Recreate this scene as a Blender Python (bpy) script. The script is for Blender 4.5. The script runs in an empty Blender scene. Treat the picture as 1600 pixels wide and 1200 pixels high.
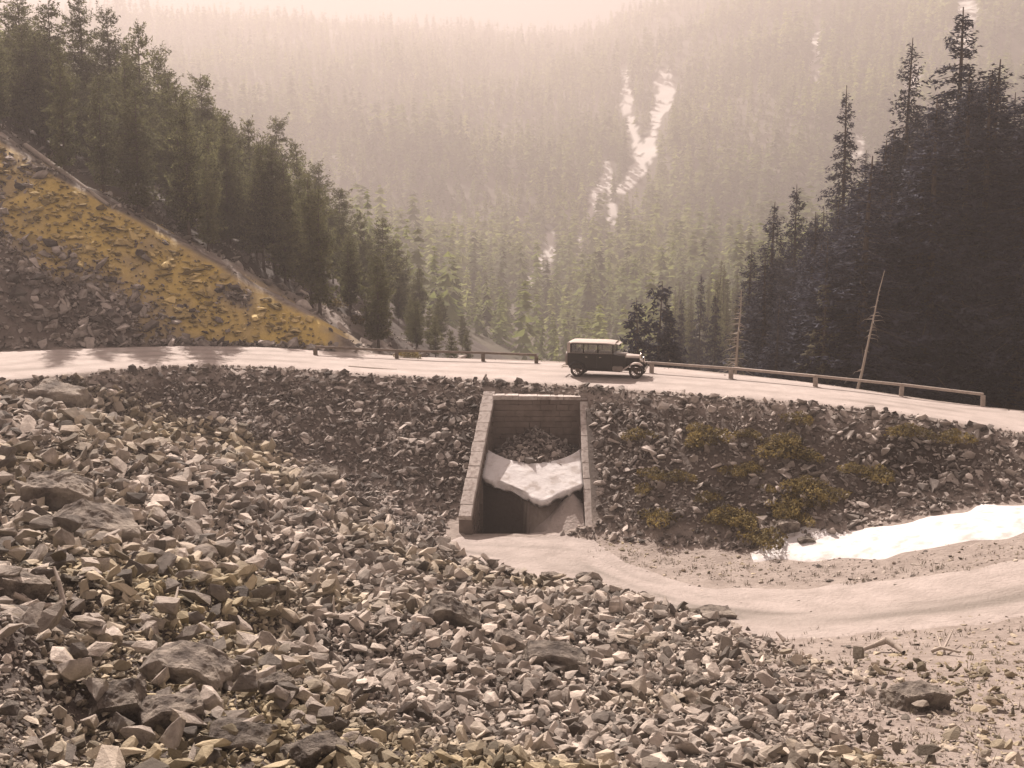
import bpy, bmesh, math, random
import numpy as np
from mathutils import Vector, Matrix, Euler
random.seed(7)
rng = np.random.default_rng(11)
S = bpy.context.scene
COL = S.collection
R = math.radians

# ---------------------------------------------------------------- camera
FPX, CAMZ, PITCH = 1716.0, 13.2, R(8.55)          # focal length in pixels of a 1600x1200 picture
cam_d = bpy.data.cameras.new("camera"); cam = bpy.data.objects.new("camera", cam_d); COL.objects.link(cam)
cam.location = (0, 0, CAMZ); cam.rotation_euler = (R(90) - PITCH, 0, 0)
cam_d.sensor_width = 36; cam_d.lens = 36 * FPX / 1600
cam_d.clip_start = 0.1; cam_d.clip_end = 9000
S.camera = cam

# ---------------------------------------------------------------- light
SUN_EL, SUN_AZ = R(41), R(19)                    # azimuth: to the left of straight ahead
SUNV = np.array([-math.sin(SUN_AZ) * math.cos(SUN_EL), math.cos(SUN_AZ) * math.cos(SUN_EL), math.sin(SUN_EL)])
w = bpy.data.worlds.new("World"); S.world = w; w.use_nodes = True
nt = w.node_tree; nt.nodes.clear()
sky = nt.nodes.new("ShaderNodeTexSky"); sky.sky_type = 'NISHITA'; sky.sun_disc = False
sky.sun_elevation = SUN_EL; sky.sun_rotation = -SUN_AZ
sky.air_density = 1.0; sky.dust_density = 1.0; sky.ozone_density = 1.0
bw = nt.nodes.new("ShaderNodeHueSaturation"); bw.inputs['Saturation'].default_value = 0.27
tint = nt.nodes.new("ShaderNodeMix"); tint.data_type = 'RGBA'; tint.blend_type = 'MULTIPLY'
tint.inputs[0].default_value = 1.0; tint.inputs[7].default_value = (0.66, 0.56, 0.53, 1)
bg = nt.nodes.new("ShaderNodeBackground"); bg.inputs['Strength'].default_value = 0.05
wo = nt.nodes.new("ShaderNodeOutputWorld")
nt.links.new(sky.outputs[0], bw.inputs['Color']); nt.links.new(bw.outputs[0], tint.inputs[6])
nt.links.new(tint.outputs[2], bg.inputs['Color']); nt.links.new(bg.outputs[0], wo.inputs['Surface'])
sl = bpy.data.lights.new("sun", 'SUN'); sl.energy = 5.0; sl.angle = R(0.5); sl.color = (1.0, 0.89, 0.81)
sun = bpy.data.objects.new("sun", sl); COL.objects.link(sun); sun.location = (-100, 150, 200)
sun.rotation_euler = Vector(SUNV).to_track_quat('Z', 'Y').to_euler()
S.view_settings.view_transform = 'Standard'; S.view_settings.look = 'None'
S.view_settings.exposure = 1.38; S.view_settings.gamma = 1.0; S.view_settings.use_curve_mapping = False
S.render.engine = 'CYCLES'
try:
    S.cycles.max_bounces = 5; S.cycles.volume_bounces = 0; S.cycles.diffuse_bounces = 1; S.cycles.transparent_max_bounces = 8
except Exception: pass

# ---------------------------------------------------------------- helpers
ct, st = math.cos(PITCH), math.sin(PITCH)
def ray(u, v):
    a, b = (u - 800) / FPX, (600 - v) / FPX
    return np.array([a, ct + b * st, -st + b * ct])
def gz(u, v, z):
    d = ray(u, v); return np.array([0, 0, CAMZ]) + d * ((z - CAMZ) / d[2])
def gy(u, v, y):
    d = ray(u, v); return np.array([0, 0, CAMZ]) + d * (y / d[1])
def proj(x, y, z):
    dz = z - CAMZ
    depth = y * ct - dz * st
    up = y * st + dz * ct
    return 800 + FPX * x / depth, 600 - FPX * up / depth, depth

def _h(ix, iy, seed):
    n = (ix.astype(np.int64) * 374761393 + iy.astype(np.int64) * 668265263 + seed * 974634777) & 0x7fffffff
    n = ((n ^ (n >> 13)) * 1274126177) & 0x7fffffff
    n = (n ^ (n >> 16)) & 0xffff
    return n / 65535.0
def noise(x, y, s=1.0, seed=0):
    x = np.asarray(x, float) / s; y = np.asarray(y, float) / s
    ix = np.floor(x); iy = np.floor(y); fx = x - ix; fy = y - iy
    fx = fx * fx * (3 - 2 * fx); fy = fy * fy * (3 - 2 * fy)
    a = _h(ix, iy, seed); b = _h(ix + 1, iy, seed); c = _h(ix, iy + 1, seed); d = _h(ix + 1, iy + 1, seed)
    return (a * (1 - fx) + b * fx) * (1 - fy) + (c * (1 - fx) + d * fx) * fy - 0.5
def fbm(x, y, s, seed=0, o=4):
    r = 0
    for k in range(o): r = r + noise(x, y, s / 2 ** k, seed + k) / 2 ** k
    return r
def smax(a, b, k):
    h = np.clip(0.5 + 0.5 * (a - b) / k, 0, 1); return b * (1 - h) + a * h + k * h * (1 - h)
def smin(a, b, k): return -smax(-a, -b, k)
def sstep(a, b, x):
    t = np.clip((x - a) / (b - a), 0, 1); return t * t * (3 - 2 * t)

def tag(o, label=None, cat=None, group=None, kind=None):
    if label: o['label'] = label
    if cat: o['category'] = cat
    if group: o['group'] = group
    if kind: o['kind'] = kind
    return o
def empty(name, loc=(0, 0, 0), rz=0):
    o = bpy.data.objects.new(name, None); COL.objects.link(o); o.location = loc; o.rotation_euler = (0, 0, rz)
    o.empty_display_size = 0.2
    return o
def np_mesh(name, V, F, mat=None, smooth=False, attrs=None, midx=None):
    """V (n,3), F (m,3 or 4) constant-size faces."""
    V = np.ascontiguousarray(V, dtype=np.float32); F = np.ascontiguousarray(F, dtype=np.int32)
    me = bpy.data.meshes.new(name); k = F.shape[1]
    me.vertices.add(len(V)); me.vertices.foreach_set('co', V.ravel())
    me.loops.add(F.size); me.loops.foreach_set('vertex_index', F.ravel())
    me.polygons.add(len(F)); me.polygons.foreach_set('loop_start', np.arange(0, F.size, k, dtype=np.int32))
    me.polygons.foreach_set('loop_total', np.full(len(F), k, dtype=np.int32))
    me.polygons.foreach_set('use_smooth', np.full(len(F), bool(smooth)))
    if attrs:
        for an, av in attrs.items():
            a = me.attributes.new(an, 'FLOAT', 'POINT'); a.data.foreach_set('value', np.asarray(av, dtype=np.float32))
    if mat: me.materials.append(mat)
    me.update(calc_edges=True); me.validate()
    return me
def link(name, me, parent=None, loc=None):
    o = bpy.data.objects.new(name, me); COL.objects.link(o)
    if parent: o.parent = parent
    if loc is not None: o.location = loc
    return o
class MB:
    """collects shapes into one mesh"""
    def __init__(s): s.bm = bmesh.new()
    def box(s, c, size, rot=None, taper=None):
        m = Matrix.Translation(c) @ (Euler(rot).to_matrix().to_4x4() if rot else Matrix())
        vs = bmesh.ops.create_cube(s.bm, size=1)['verts']
        for v in vs:
            x, y, z = v.co.x * size[0], v.co.y * size[1], v.co.z * size[2]
            if taper and z > 0: x *= taper; y *= taper
            v.co = m @ Vector((x, y, z))
        return vs
    def tube(s, pts, radii, n=8, cap=True):
        rings = []
        for i, p in enumerate(pts):
            p = Vector(p)
            a = Vector(pts[max(i - 1, 0)]); b = Vector(pts[min(i + 1, len(pts) - 1)])
            d = (b - a).normalized()
            q = d.to_track_quat('Z', 'Y')
            r = radii[i] if hasattr(radii, '__len__') else radii
            rings.append([s.bm.verts.new(p + q @ Vector((r * math.cos(2 * math.pi * k / n), r * math.sin(2 * math.pi * k / n), 0))) for k in range(n)])
        for a, b in zip(rings, rings[1:]):
            for k in range(n): s.bm.faces.new((a[k], a[(k + 1) % n], b[(k + 1) % n], b[k]))
        if cap:
            s.bm.faces.new(rings[0][::-1]); s.bm.faces.new(rings[-1])
    def prism(s, outline, y0, y1, axis='Y'):
        """outline in XZ extruded along y"""
        a = [s.bm.verts.new((x, y0, z)) for x, z in outline]; b = [s.bm.verts.new((x, y1, z)) for x, z in outline]
        n = len(a)
        s.bm.faces.new(a); s.bm.faces.new(b[::-1])
        for k in range(n): s.bm.faces.new((a[(k + 1) % n], a[k], b[k], b[(k + 1) % n]))
    def lathe(s, prof, c, n=24, axis='Y'):
        rings = []
        for r, h in prof:
            ring = []
            for k in range(n):
                a = 2 * math.pi * k / n
                if axis == 'Y': p = (c[0] + r * math.cos(a), c[1] + h, c[2] + r * math.sin(a))
                elif axis == 'X': p = (c[0] + h, c[1] + r * math.cos(a), c[2] + r * math.sin(a))
                else: p = (c[0] + r * math.cos(a), c[1] + r * math.sin(a), c[2] + h)
                ring.append(s.bm.verts.new(p))
            rings.append(ring)
        for a, b in zip(rings, rings[1:]):
            for k in range(n): s.bm.faces.new((a[k], a[(k + 1) % n], b[(k + 1) % n], b[k]))
        return rings
    def build(s, name, mat, parent=None, bevel=0, smooth=False, seg=2):
        bmesh.ops.recalc_face_normals(s.bm, faces=s.bm.faces)
        if bevel:
            es = [e for e in s.bm.edges if len(e.link_faces) == 2 and e.calc_face_angle(0) > 0.5]
            bmesh.ops.bevel(s.bm, geom=es, offset=bevel, segments=seg, affect='EDGES', clamp_overlap=True)
        me = bpy.data.meshes.new(name); s.bm.to_mesh(me); s.bm.free()
        if smooth: me.polygons.foreach_set('use_smooth', np.ones(len(me.polygons), dtype=bool))
        if mat: me.materials.append(mat)
        return link(name, me, parent)

# ---------------------------------------------------------------- materials
def mat(name, c1, c2=None, scale=2.0, rough=0.9, bump=0.0, bscale=20.0, detail=6, attr=None, attr_col=None,
        rand=0.0, metal=0.0, spec=0.3, patch=None, patch_col=None, vor=0.0, vscale=8.0, stretch=None, trans=0.0, attr2=None, attr2_col=None):
    m = bpy.data.materials.new(name); m.use_nodes = True; n = m.node_tree; L = n.links.new
    b = n.nodes['Principled BSDF']
    b.inputs['Roughness'].default_value = rough; b.inputs['Metallic'].default_value = metal
    b.inputs['Specular IOR Level'].default_value = spec
    tc = n.nodes.new('ShaderNodeTexCoord'); vec = tc.outputs['Object']
    if stretch:
        mp = n.nodes.new('ShaderNodeMapping'); mp.inputs['Scale'].default_value = stretch; L(vec, mp.inputs[0]); vec = mp.outputs[0]
    def mix(fac, a, bb, mode='MIX'):
        x = n.nodes.new('ShaderNodeMix'); x.data_type = 'RGBA'; x.blend_type = mode
        if hasattr(fac, 'is_linked'): L(fac, x.inputs[0])
        else: x.inputs[0].default_value = fac
        for s_, i in ((a, 6), (bb, 7)):
            if hasattr(s_, 'is_linked'): L(s_, x.inputs[i])
            else: x.inputs[i].default_value = (*s_, 1)
        return x.outputs[2]
    no = n.nodes.new('ShaderNodeTexNoise'); no.inputs['Scale'].default_value = scale; no.inputs['Detail'].default_value = detail
    no.inputs['Roughness'].default_value = 0.65; L(vec, no.inputs['Vector'])
    def ramp(src, a, c):
        r = n.nodes.new('ShaderNodeMapRange'); r.inputs[1].default_value = a; r.inputs[2].default_value = c; L(src, r.inputs[0]); return r.outputs[0]
    col = mix(ramp(no.outputs[0], 0.35, 0.65), c1, c2 or c1)
    if patch:
        n2 = n.nodes.new('ShaderNodeTexNoise'); n2.inputs['Scale'].default_value = patch; n2.inputs['Detail'].default_value = 5; L(vec, n2.inputs['Vector'])
        col = mix(ramp(n2.outputs[0], 0.5, 0.66), col, patch_col)
    if attr:
        a = n.nodes.new('ShaderNodeAttribute'); a.attribute_name = attr; col = mix(a.outputs['Fac'], col, attr_col)
    if attr2:
        a = n.nodes.new('ShaderNodeAttribute'); a.attribute_name = attr2; col = mix(a.outputs['Fac'], col, attr2_col)
    if rand:
        oi = n.nodes.new('ShaderNodeObjectInfo'); at = n.nodes.new('ShaderNodeAttribute'); at.attribute_name = 'rnd'
        ad = n.nodes.new('ShaderNodeMath'); ad.operation = 'ADD'; L(oi.outputs['Random'], ad.inputs[0]); L(at.outputs['Fac'], ad.inputs[1])
        fr = n.nodes.new('ShaderNodeMath'); fr.operation = 'FRACT'; L(ad.outputs[0], fr.inputs[0])
        mr = n.nodes.new('ShaderNodeMapRange'); mr.inputs[3].default_value = 1 - rand; mr.inputs[4].default_value = 1 + rand * 0.8; L(fr.outputs[0], mr.inputs[0])
        cc = n.nodes.new('ShaderNodeCombineXYZ')
        for i in range(3): L(mr.outputs[0], cc.inputs[i])
        col = mix(1.0, col, cc.outputs[0], 'MULTIPLY')
    L(col, b.inputs['Base Color'])
    if trans:
        tr_ = n.nodes.new('ShaderNodeBsdfTranslucent'); L(col, tr_.inputs['Color']); ms = n.nodes.new('ShaderNodeMixShader'); ms.inputs[0].default_value = trans
        L(b.outputs[0], ms.inputs[1]); L(tr_.outputs[0], ms.inputs[2]); L(ms.outputs[0], n.nodes['Material Output'].inputs['Surface'])
    if bump:
        bn = n.nodes.new('ShaderNodeTexNoise'); bn.inputs['Scale'].default_value = bscale; bn.inputs['Detail'].default_value = 8; bn.inputs['Roughness'].default_value = 0.7
        L(vec, bn.inputs['Vector']); h = bn.outputs[0]
        if vor:
            vo = n.nodes.new('ShaderNodeTexVoronoi'); vo.inputs['Scale'].default_value = vscale; L(vec, vo.inputs['Vector'])
            mm = n.nodes.new('ShaderNodeMath'); mm.operation = 'MULTIPLY_ADD'; L(vo.outputs['Distance'], mm.inputs[0]); mm.inputs[1].default_value = -vor; L(h, mm.inputs[2]); h = mm.outputs[0]
        bp = n.nodes.new('ShaderNodeBump'); bp.inputs['Strength'].default_value = 1.0; bp.inputs['Distance'].default_value = bump
        L(h, bp.inputs['Height']); L(bp.outputs[0], b.inputs['Normal'])
    return m
M = {}
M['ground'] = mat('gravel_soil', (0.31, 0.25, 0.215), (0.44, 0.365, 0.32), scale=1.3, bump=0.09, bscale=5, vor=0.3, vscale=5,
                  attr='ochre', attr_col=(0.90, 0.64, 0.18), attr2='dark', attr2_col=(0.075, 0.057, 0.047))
M['hill'] = mat('forest_floor', (0.07, 0.06, 0.035), (0.13, 0.105, 0.07), scale=0.05, attr='snow', attr_col=(0.9, 0.84, 0.8))
M['road'] = mat('packed_dirt', (0.48, 0.405, 0.365), (0.60, 0.51, 0.465), scale=0.9, bump=0.04, bscale=7, attr='dark', attr_col=(0.27, 0.22, 0.19))
M['track'] = mat('sandy_dirt', (0.40, 0.335, 0.30), (0.52, 0.44, 0.40), scale=0.9, bump=0.06, bscale=5, vor=0.5, vscale=6, attr='dark', attr_col=(0.27, 0.23, 0.20))
M['rock'] = mat('talus_rock', (0.33, 0.275, 0.235), (0.58, 0.50, 0.43), scale=1.6, rand=0.75, bump=0.05, bscale=7, patch=0.12, patch_col=(0.42, 0.345, 0.225))
M['boulder'] = mat('boulder_rock', (0.13, 0.105, 0.09), (0.44, 0.37, 0.31), scale=1.8, rand=0.25, bump=0.16, bscale=4.0, patch=1.1, patch_col=(0.48, 0.41, 0.34))
M['rock2'] = mat('fill_rock', (0.20, 0.165, 0.145), (0.52, 0.45, 0.40), scale=0.9, rand=0.7, bump=0.03, bscale=6)
M['rock3'] = mat('ochre_rock', (0.30, 0.22, 0.11), (0.80, 0.61, 0.28), scale=0.35, rand=0.65, bump=0.03, bscale=6)
M['snow'] = mat('snow', (0.93, 0.88, 0.86), (0.85, 0.79, 0.77), scale=2.5, rough=0.8, bump=0.04, bscale=3.5, patch=2, patch_col=(0.66, 0.59, 0.55))
M['masonry'] = mat('masonry', (0.20, 0.155, 0.13), (0.28, 0.22, 0.185), scale=1.5, bump=0.03, bscale=9)
M['coping'] = mat('coping_stone', (0.60, 0.52, 0.47), (0.76, 0.68, 0.63), scale=4, bump=0.04, bscale=10, patch=5, patch_col=(0.45, 0.37, 0.33))
M['bark'] = mat('bark', (0.10, 0.075, 0.06), (0.19, 0.15, 0.125), scale=4, bump=0.03, bscale=12, stretch=(3, 3, 0.6))
M['deadwood'] = mat('weathered_wood', (0.42, 0.35, 0.29), (0.58, 0.49, 0.42), scale=5, bump=0.02, bscale=16, stretch=(3, 3, 0.5))
M['timber'] = mat('rail_timber', (0.42, 0.34, 0.29), (0.55, 0.46, 0.40), scale=4, bump=0.01, bscale=20)
M['timber_dark'] = mat('old_timber', (0.17, 0.13, 0.10), (0.28, 0.22, 0.18), scale=4, bump=0.01, bscale=20)
M['pine'] = mat('pine_needles', (0.10, 0.105, 0.05), (0.30, 0.29, 0.14), scale=0.35, rand=0.55, rough=0.8, trans=0.45)
M['spruce'] = mat('spruce_needles', (0.042, 0.042, 0.064), (0.088, 0.088, 0.122), scale=0.3, rand=0.3, rough=0.8, trans=0.15)
M['pale'] = mat('pale_needles', (0.15, 0.135, 0.09), (0.27, 0.24, 0.17), scale=0.4, rand=0.2, rough=0.8, trans=0.4)
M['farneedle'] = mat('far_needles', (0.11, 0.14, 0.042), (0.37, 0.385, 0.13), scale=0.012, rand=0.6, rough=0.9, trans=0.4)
M['bush'] = mat('bush_leaves', (0.12, 0.095, 0.045), (0.36, 0.27, 0.10), scale=0.8, rand=0.4, rough=0.8, trans=0.3)
M['weed'] = mat('dry_weed', (0.26, 0.22, 0.15), (0.40, 0.34, 0.26), scale=2, rand=0.3)
M['paint'] = mat('black_paint', (0.012, 0.010, 0.010), (0.02, 0.016, 0.015), scale=2, rough=0.28, spec=0.5)
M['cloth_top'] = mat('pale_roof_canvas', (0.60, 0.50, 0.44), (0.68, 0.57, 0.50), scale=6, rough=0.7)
M['dusty'] = mat('dusty_paint', (0.30, 0.25, 0.22), (0.40, 0.33, 0.29), scale=3, rough=0.5)
M['rubber'] = mat('rubber', (0.035, 0.03, 0.027), (0.09, 0.075, 0.065), scale=8, rough=0.9)
M['wood_spoke'] = mat('wheel_wood', (0.14, 0.10, 0.075), (0.2, 0.15, 0.12), scale=8, rough=0.6)
M['chrome'] = mat('nickel', (0.7, 0.65, 0.6), (0.75, 0.7, 0.64), scale=3, rough=0.2, metal=1.0)
M['seat'] = mat('seat_leather', (0.09, 0.065, 0.05), (0.13, 0.10, 0.08), scale=3, rough=0.6)
g = bpy.data.materials.new('window_glass'); g.use_nodes = True; gb = g.node_tree.nodes['Principled BSDF']
gb.inputs['Transmission Weight'].default_value = 0.85; gb.inputs['Roughness'].default_value = 0.03; gb.inputs['IOR'].default_value = 1.05
gb.inputs['Base Color'].default_value = (0.8, 0.78, 0.75, 1); M['glass'] = g

# ---------------------------------------------------------------- terrain function
def curve(pts):
    P = np.array([gz(*p) for p in pts]); return P
near = curve([(0, 600, 5.6), (100, 586, 5.5), (200, 576, 5.4), (330, 569, 5.2), (500, 580, 4.9), (600, 588, 4.7), (700, 592, 4.6), (800, 598, 4.6),
              (950, 607, 4.6), (1100, 618, 4.6), (1300, 634, 4.45), (1450, 652, 4.2), (1600, 680, 3.8)])
far = curve([(0, 549, 5.7), (200, 544, 5.5), (400, 541, 5.2), (500, 548, 5.0), (620, 558, 4.7), (800, 563, 4.6), (1000, 572, 4.6), (1150, 584, 4.6),
             (1300, 600, 4.45), (1450, 618, 4.2), (1600, 640, 3.8)])
def ext(P, l, r): return np.vstack([[l], P, [r]])
near = ext(near, (-60, 34, 6.2), (60, 26, 2.5)); far = ext(far, (-60, 47, 6.2), (60, 35, 2.5))
def smooth_interp(P, col):
    xs = np.linspace(-70, 70, 561); ys = np.interp(xs, P[:, 0], P[:, col])
    k = np.ones(17) / 17; yp = np.pad(ys, 16, mode='edge'); ys2 = np.convolve(np.convolve(yp, k, 'same'), k, 'same')[16:-16]
    return xs, ys2
_nx, _ny = smooth_interp(near, 1); _fx, _fy = smooth_interp(far, 1); _zx, _zy = smooth_interp(near, 2)
def Dn(x): return np.interp(x, _nx, _ny)
def Df(x): return np.interp(x, _fx, _fy)
def zr(x): return np.interp(x, _zx, _zy)
K_EMB = 0.66                                       # slope of the fill below the road
FK = 1.65
ctrl = [(0, 1200, 8.0), (0, 1050, 7.0), (0, 900, 6.4), (0, 800, 6.05), (0, 720, 5.9), (0, 650, 5.8),
        (200, 1200, 7.5), (200, 1000, 6.0), (200, 850, 4.7), (200, 750, 4.3), (200, 680, 4.3),
        (400, 1200, 6.9), (400, 1000, 4.2), (400, 850, 2.4), (400, 760, 1.9),
        (560, 1200, 6.3), (560, 1000, 3.2), (560, 850, 0.7), (560, 790, 0.2),
        (700, 1200, 5.8), (700, 1000, 2.2), (700, 900, 0.1), (700, 850, -1.0),
        (830, 900, -0.7), (830, 850, -1.05), (830, 1000, 1.4), (830, 1100, 3.3),
        (1000, 1200, 4.8), (1000, 1050, 2.0), (1000, 950, -0.2), (1000, 900, -0.95), (1000, 850, -1.0),
        (1200, 1200, 4.4), (1200, 1050, 1.8), (1200, 960, -0.2), (1200, 920, -0.6), (1200, 872, -0.8),
        (1350, 1200, 4.1), (1350, 1050, 1.9), (1350, 960, 0.2), (1350, 890, -0.1), (1350, 835, 0.17),
        (1600, 1200, 3.7), (1600, 1050, 2.3), (1600, 950, 1.1), (1600, 870, 1.2), (1590, 790, 1.5)]
CP = [gz(*c) for c in ctrl]
CP += [np.array(p, float) for p in ((0, 0, 11.4), (-8, 0, 11.6), (8, 0, 11.0), (0, -10, 15), (-20, 0, 13), (20, 0, 10), (-30, 20, 8.5), (-35, 40, 6.5), (-45, 30, 8),
                                     (30, 30, 2.5), (40, 38, 2.0), (45, 15, 6), (0, 56, -1.1), (10, 54, -1), (20, 50, 0.8), (-15, 56, 1.2), (5, 8, 8.0), (-5, 8, 8.3), (45, 50, 2), (-50, 55, 5), (45, 60, 2))]
CP = np.array(CP)
def tps_fit(P):
    n = len(P); d = np.hypot(P[:, None, 0] - P[None, :, 0], P[:, None, 1] - P[None, :, 1])
    Kk = np.where(d > 0, d ** 2 * np.log(d + 1e-9), 0) + np.eye(n) * 3.0
    Q = np.c_[np.ones(n), P[:, :2]]
    A = np.zeros((n + 3, n + 3)); A[:n, :n] = Kk; A[:n, n:] = Q; A[n:, :n] = Q.T
    return np.linalg.solve(A, np.r_[P[:, 2], 0, 0, 0])
TW = tps_fit(CP)
def zl(x, y):
    x = np.asarray(x, float); y = np.asarray(y, float); sh = np.broadcast(x, y).shape
    xf = np.broadcast_to(x, sh).ravel(); yf = np.broadcast_to(y, sh).ravel(); r = np.zeros(len(xf))
    xf = np.clip(xf, -50, 50); yf = np.clip(yf, -12, 62)
    for i in range(0, len(xf), 40000):
        a, b = xf[i:i + 40000], yf[i:i + 40000]
        d2 = (a[:, None] - CP[None, :, 0]) ** 2 + (b[:, None] - CP[None, :, 1]) ** 2
        r[i:i + 40000] = (0.5 * d2 * np.log(d2 + 1e-9)) @ TW[:-3] + TW[-3] + TW[-2] * a + TW[-1] * b
    return r.reshape(sh)
# culvert recess geometry (world metres)
HY = 55.4                                                     # headwall front face
HLT = gy(771, 619, HY); HRT = gy(906, 622, HY)                # inner top corners of the recess
MY = 48.7
HLB = gy(737, 835, MY); HRB = gy(915, 835, MY)                # inner corners at the mouth
def xl_in(y): return HLT[0] + (HY - y) / (HY - MY) * (HLB[0] - HLT[0])
def xr_in(y): return HRT[0] + (HY - y) / (HY - MY) * (HRB[0] - HRT[0])
WT = 0.58
def PY0(t): return 49.7 + 1.75 * np.abs(t - 0.60) / 0.60
def recess_floor(x, y):
    xl, xr = xl_in(y), xr_in(y); t = (x - xl) / (xr - xl)
    z = -1.12 + 0 * x
    pit = -2.1 + 0 * x
    split = 0.66 - 0.10 * (y - MY)
    right = -1.1 + 1.5 * np.clip(1 - np.hypot((t - 0.88) / 0.36, (y - 50.6) / 2.6), 0, 1) ** 1.25
    left = np.where(y < MY + 0.25, -1.1, pit)
    back = sstep(0.15, 0.45, y - PY0(t))
    z = np.where(t < split, left, right)
    z = smax(left * (1 - sstep(split - 0.12, split + 0.05, t)) + right * sstep(split - 0.12, split + 0.05, t), -2.2, 0.1)
    sf = 0.22 + (y - 49.75) * 0.48
    z = z * (1 - back) + (sf - 0.35) * back
    cone = 1.3 + 1.35 * np.clip(1 - np.hypot((t - 0.50) * 2.0, (y - HY) / 3.4), 0, 1) ** 0.8
    z = np.where(y > 52.2, smax(np.minimum(z, 1.3), cone, 0.3), z)
    return z
def G(x, y):
    x = np.asarray(x, float); y = np.asarray(y, float)
    dn, df, z0 = Dn(x), Df(x), zr(x)
    low = zl(x, y) + (0.45 * fbm(x, y, 5, 3) + 0.95 * fbm(x, y, 2.6, 13, 2) * sstep(4, -8, x)) * sstep(46, 34, y + np.maximum(x + 2, 0) * 1.2) + 0.04 * fbm(x, y, 1.6, 9)
    emb = z0 - K_EMB * (dn - y) + (0.7 * fbm(x, y, 5, 21) + 0.35 * fbm(x, y, 1.7, 25)) * sstep(0.5, 3.5, dn - y) * sstep(3.3, 6.5, np.abs(x - 0.5 * (HLT[0] + HRT[0]))) - 0.10 * sstep(4.5, 3.4, np.abs(x - 0.5 * (HLT[0] + HRT[0]))) * (dn - y > 0.6)
    zf = smax(low, emb, 0.5)
    inside = (x > xl_in(y) - WT * 0.5) & (x < xr_in(y) + WT * 0.5) & (y > MY - 0.2) & (y < HY + 0.12)
    zf = np.where(inside, recess_floor(x, y), zf)
    # road bench
    d = y - df
    vz = z0 - 0.55 * smax(d - 0.8, 0 * d, 0.6)
    vz = smax(vz, -10 - 0.08 * np.maximum(d, 0), 4.0)
    foot = -10 - np.clip(y - 70, 0, 400) * 0.16
    hl = 5.4 + 0.56 * (foot - x) + 1.2 * fbm(x, y, 14, 31) + 0.5 * fbm(x, y, 4, 35)
    cut = z0 + 0.80 * (d - 0.2) + 1.0 * fbm(x, y, 7, 41) * sstep(1, 6, d) + 0.45 * fbm(x, y, 2.2, 45) * sstep(0.3, 3, d)
    left = smin(np.minimum(cut, 200), hl, 0.5)
    hr = 0.5 + 0.50 * (x - 27 - np.clip(y - 70, 0, 500) * 0.22) + 1.5 * fbm(x, y, 15, 51)
    hr = np.minimum(hr, z0 + 0.55 * d - 1.5)
    bey = smax(vz, np.where(d > 0, left, -50), 0.8)
    bey = smax(bey, np.where(d > 2, hr, -50), 2.0)
    bank = sstep(0, 1.5, d)
    z = np.where(y < dn, zf, np.where(d < 0, z0, z0 * (1 - bank) + bey * bank))
    # far mountainside
    xk, yk = x / FK, y / FK
    fh = -24 + 0.30 * (np.minimum(yk, 430) - 270) + 0.25 * np.maximum(yk - 430, 0) + 0.05 * np.abs(xk - 20) + 0.34 * np.clip(xk - 55, 0, 400) * sstep(300, 420, yk) + 26 * fbm(xk, yk, 230, 61, 4) + 5 * fbm(xk, yk, 50, 65)
    cap = np.minimum(182 + 0.12 * np.clip(xk - 40, 0, 150), 200) + 12 * fbm(xk, yk, 160, 71)
    fh = CAMZ + FK * (smin(fh, cap, 25) - CAMZ)
    z = np.where(y > 140, smax(z * np.exp(-np.clip(y - 200, 0, 900) / 150.) - 0.05 * np.clip(y - 180, 0, 200), fh, 8), z)
    return z
def snow_mask(x, y, z):
    """avalanche chutes with old snow, high on the mountain"""
    u, v, dep = proj(x, y, z)
    m = np.zeros_like(np.asarray(u, float))
    for (pts, wd) in CHUTES:
        P = np.array(pts, float)
        for a, b in zip(P, P[1:]):
            ab = b - a; t = np.clip(((u - a[0]) * ab[0] + (v - a[1]) * ab[1]) / (ab @ ab), 0, 1)
            d = np.hypot(u - a[0] - t * ab[0], v - a[1] - t * ab[1])
            m = np.maximum(m, (d < wd * (1.0 + 1.6 * (noise(u, v, 9, 66) + noise(u, v, 4, 67) * 0.6))).astype(float))
    return m
CHUTES = [([(976, 118), (982, 175)], 7), ([(984, 185), (1000, 232), (990, 262)], 6), ([(1040, 118), (1038, 160)], 11), ([(1034, 170), (1018, 215), (1010, 240)], 8),
          ([(1012, 245), (985, 285), (975, 292)], 8), ([(950, 262), (944, 290)], 8), ([(934, 295), (924, 332)], 8), ([(955, 318), (953, 348)], 5), ([(862, 374), (858, 402)], 9),
          ([(845, 406), (840, 426)], 7), ([(905, 376), (903, 394)], 5), ([(828, 438), (824, 468)], 7), ([(1275, 62), (1278, 116)], 8), ([(1510, 10), (1500, 75)], 13), ([(1440, 100), (1424, 126)], 8), ([(1350, 215), (1343, 236)], 7)]

def grid_mesh(name, xs, ys, mat_, attrf=None):
    X, Y = np.meshgrid(xs, ys); Z = G(X, Y); nx, ny = len(xs), len(ys)
    V = np.c_[X.ravel(), Y.ravel(), Z.ravel()]
    i = np.arange(ny - 1)[:, None] * nx + np.arange(nx - 1)[None, :]; i = i.ravel()
    F = np.c_[i, i + 1, i + nx + 1, i + nx]
    return np_mesh(name, V, F, mat_, smooth=True, attrs=attrf(V) if attrf else None)
def spaced(segs):
    out = []
    for a, b, s in segs: out += list(np.arange(a, b, s))
    out.append(segs[-1][1]); return np.array(out)
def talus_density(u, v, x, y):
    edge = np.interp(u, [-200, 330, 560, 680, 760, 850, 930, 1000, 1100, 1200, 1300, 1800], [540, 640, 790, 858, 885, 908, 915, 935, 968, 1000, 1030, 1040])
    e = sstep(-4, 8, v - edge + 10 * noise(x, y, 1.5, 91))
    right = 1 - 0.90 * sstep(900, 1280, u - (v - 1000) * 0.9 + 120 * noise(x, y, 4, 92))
    return e * right
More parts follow.
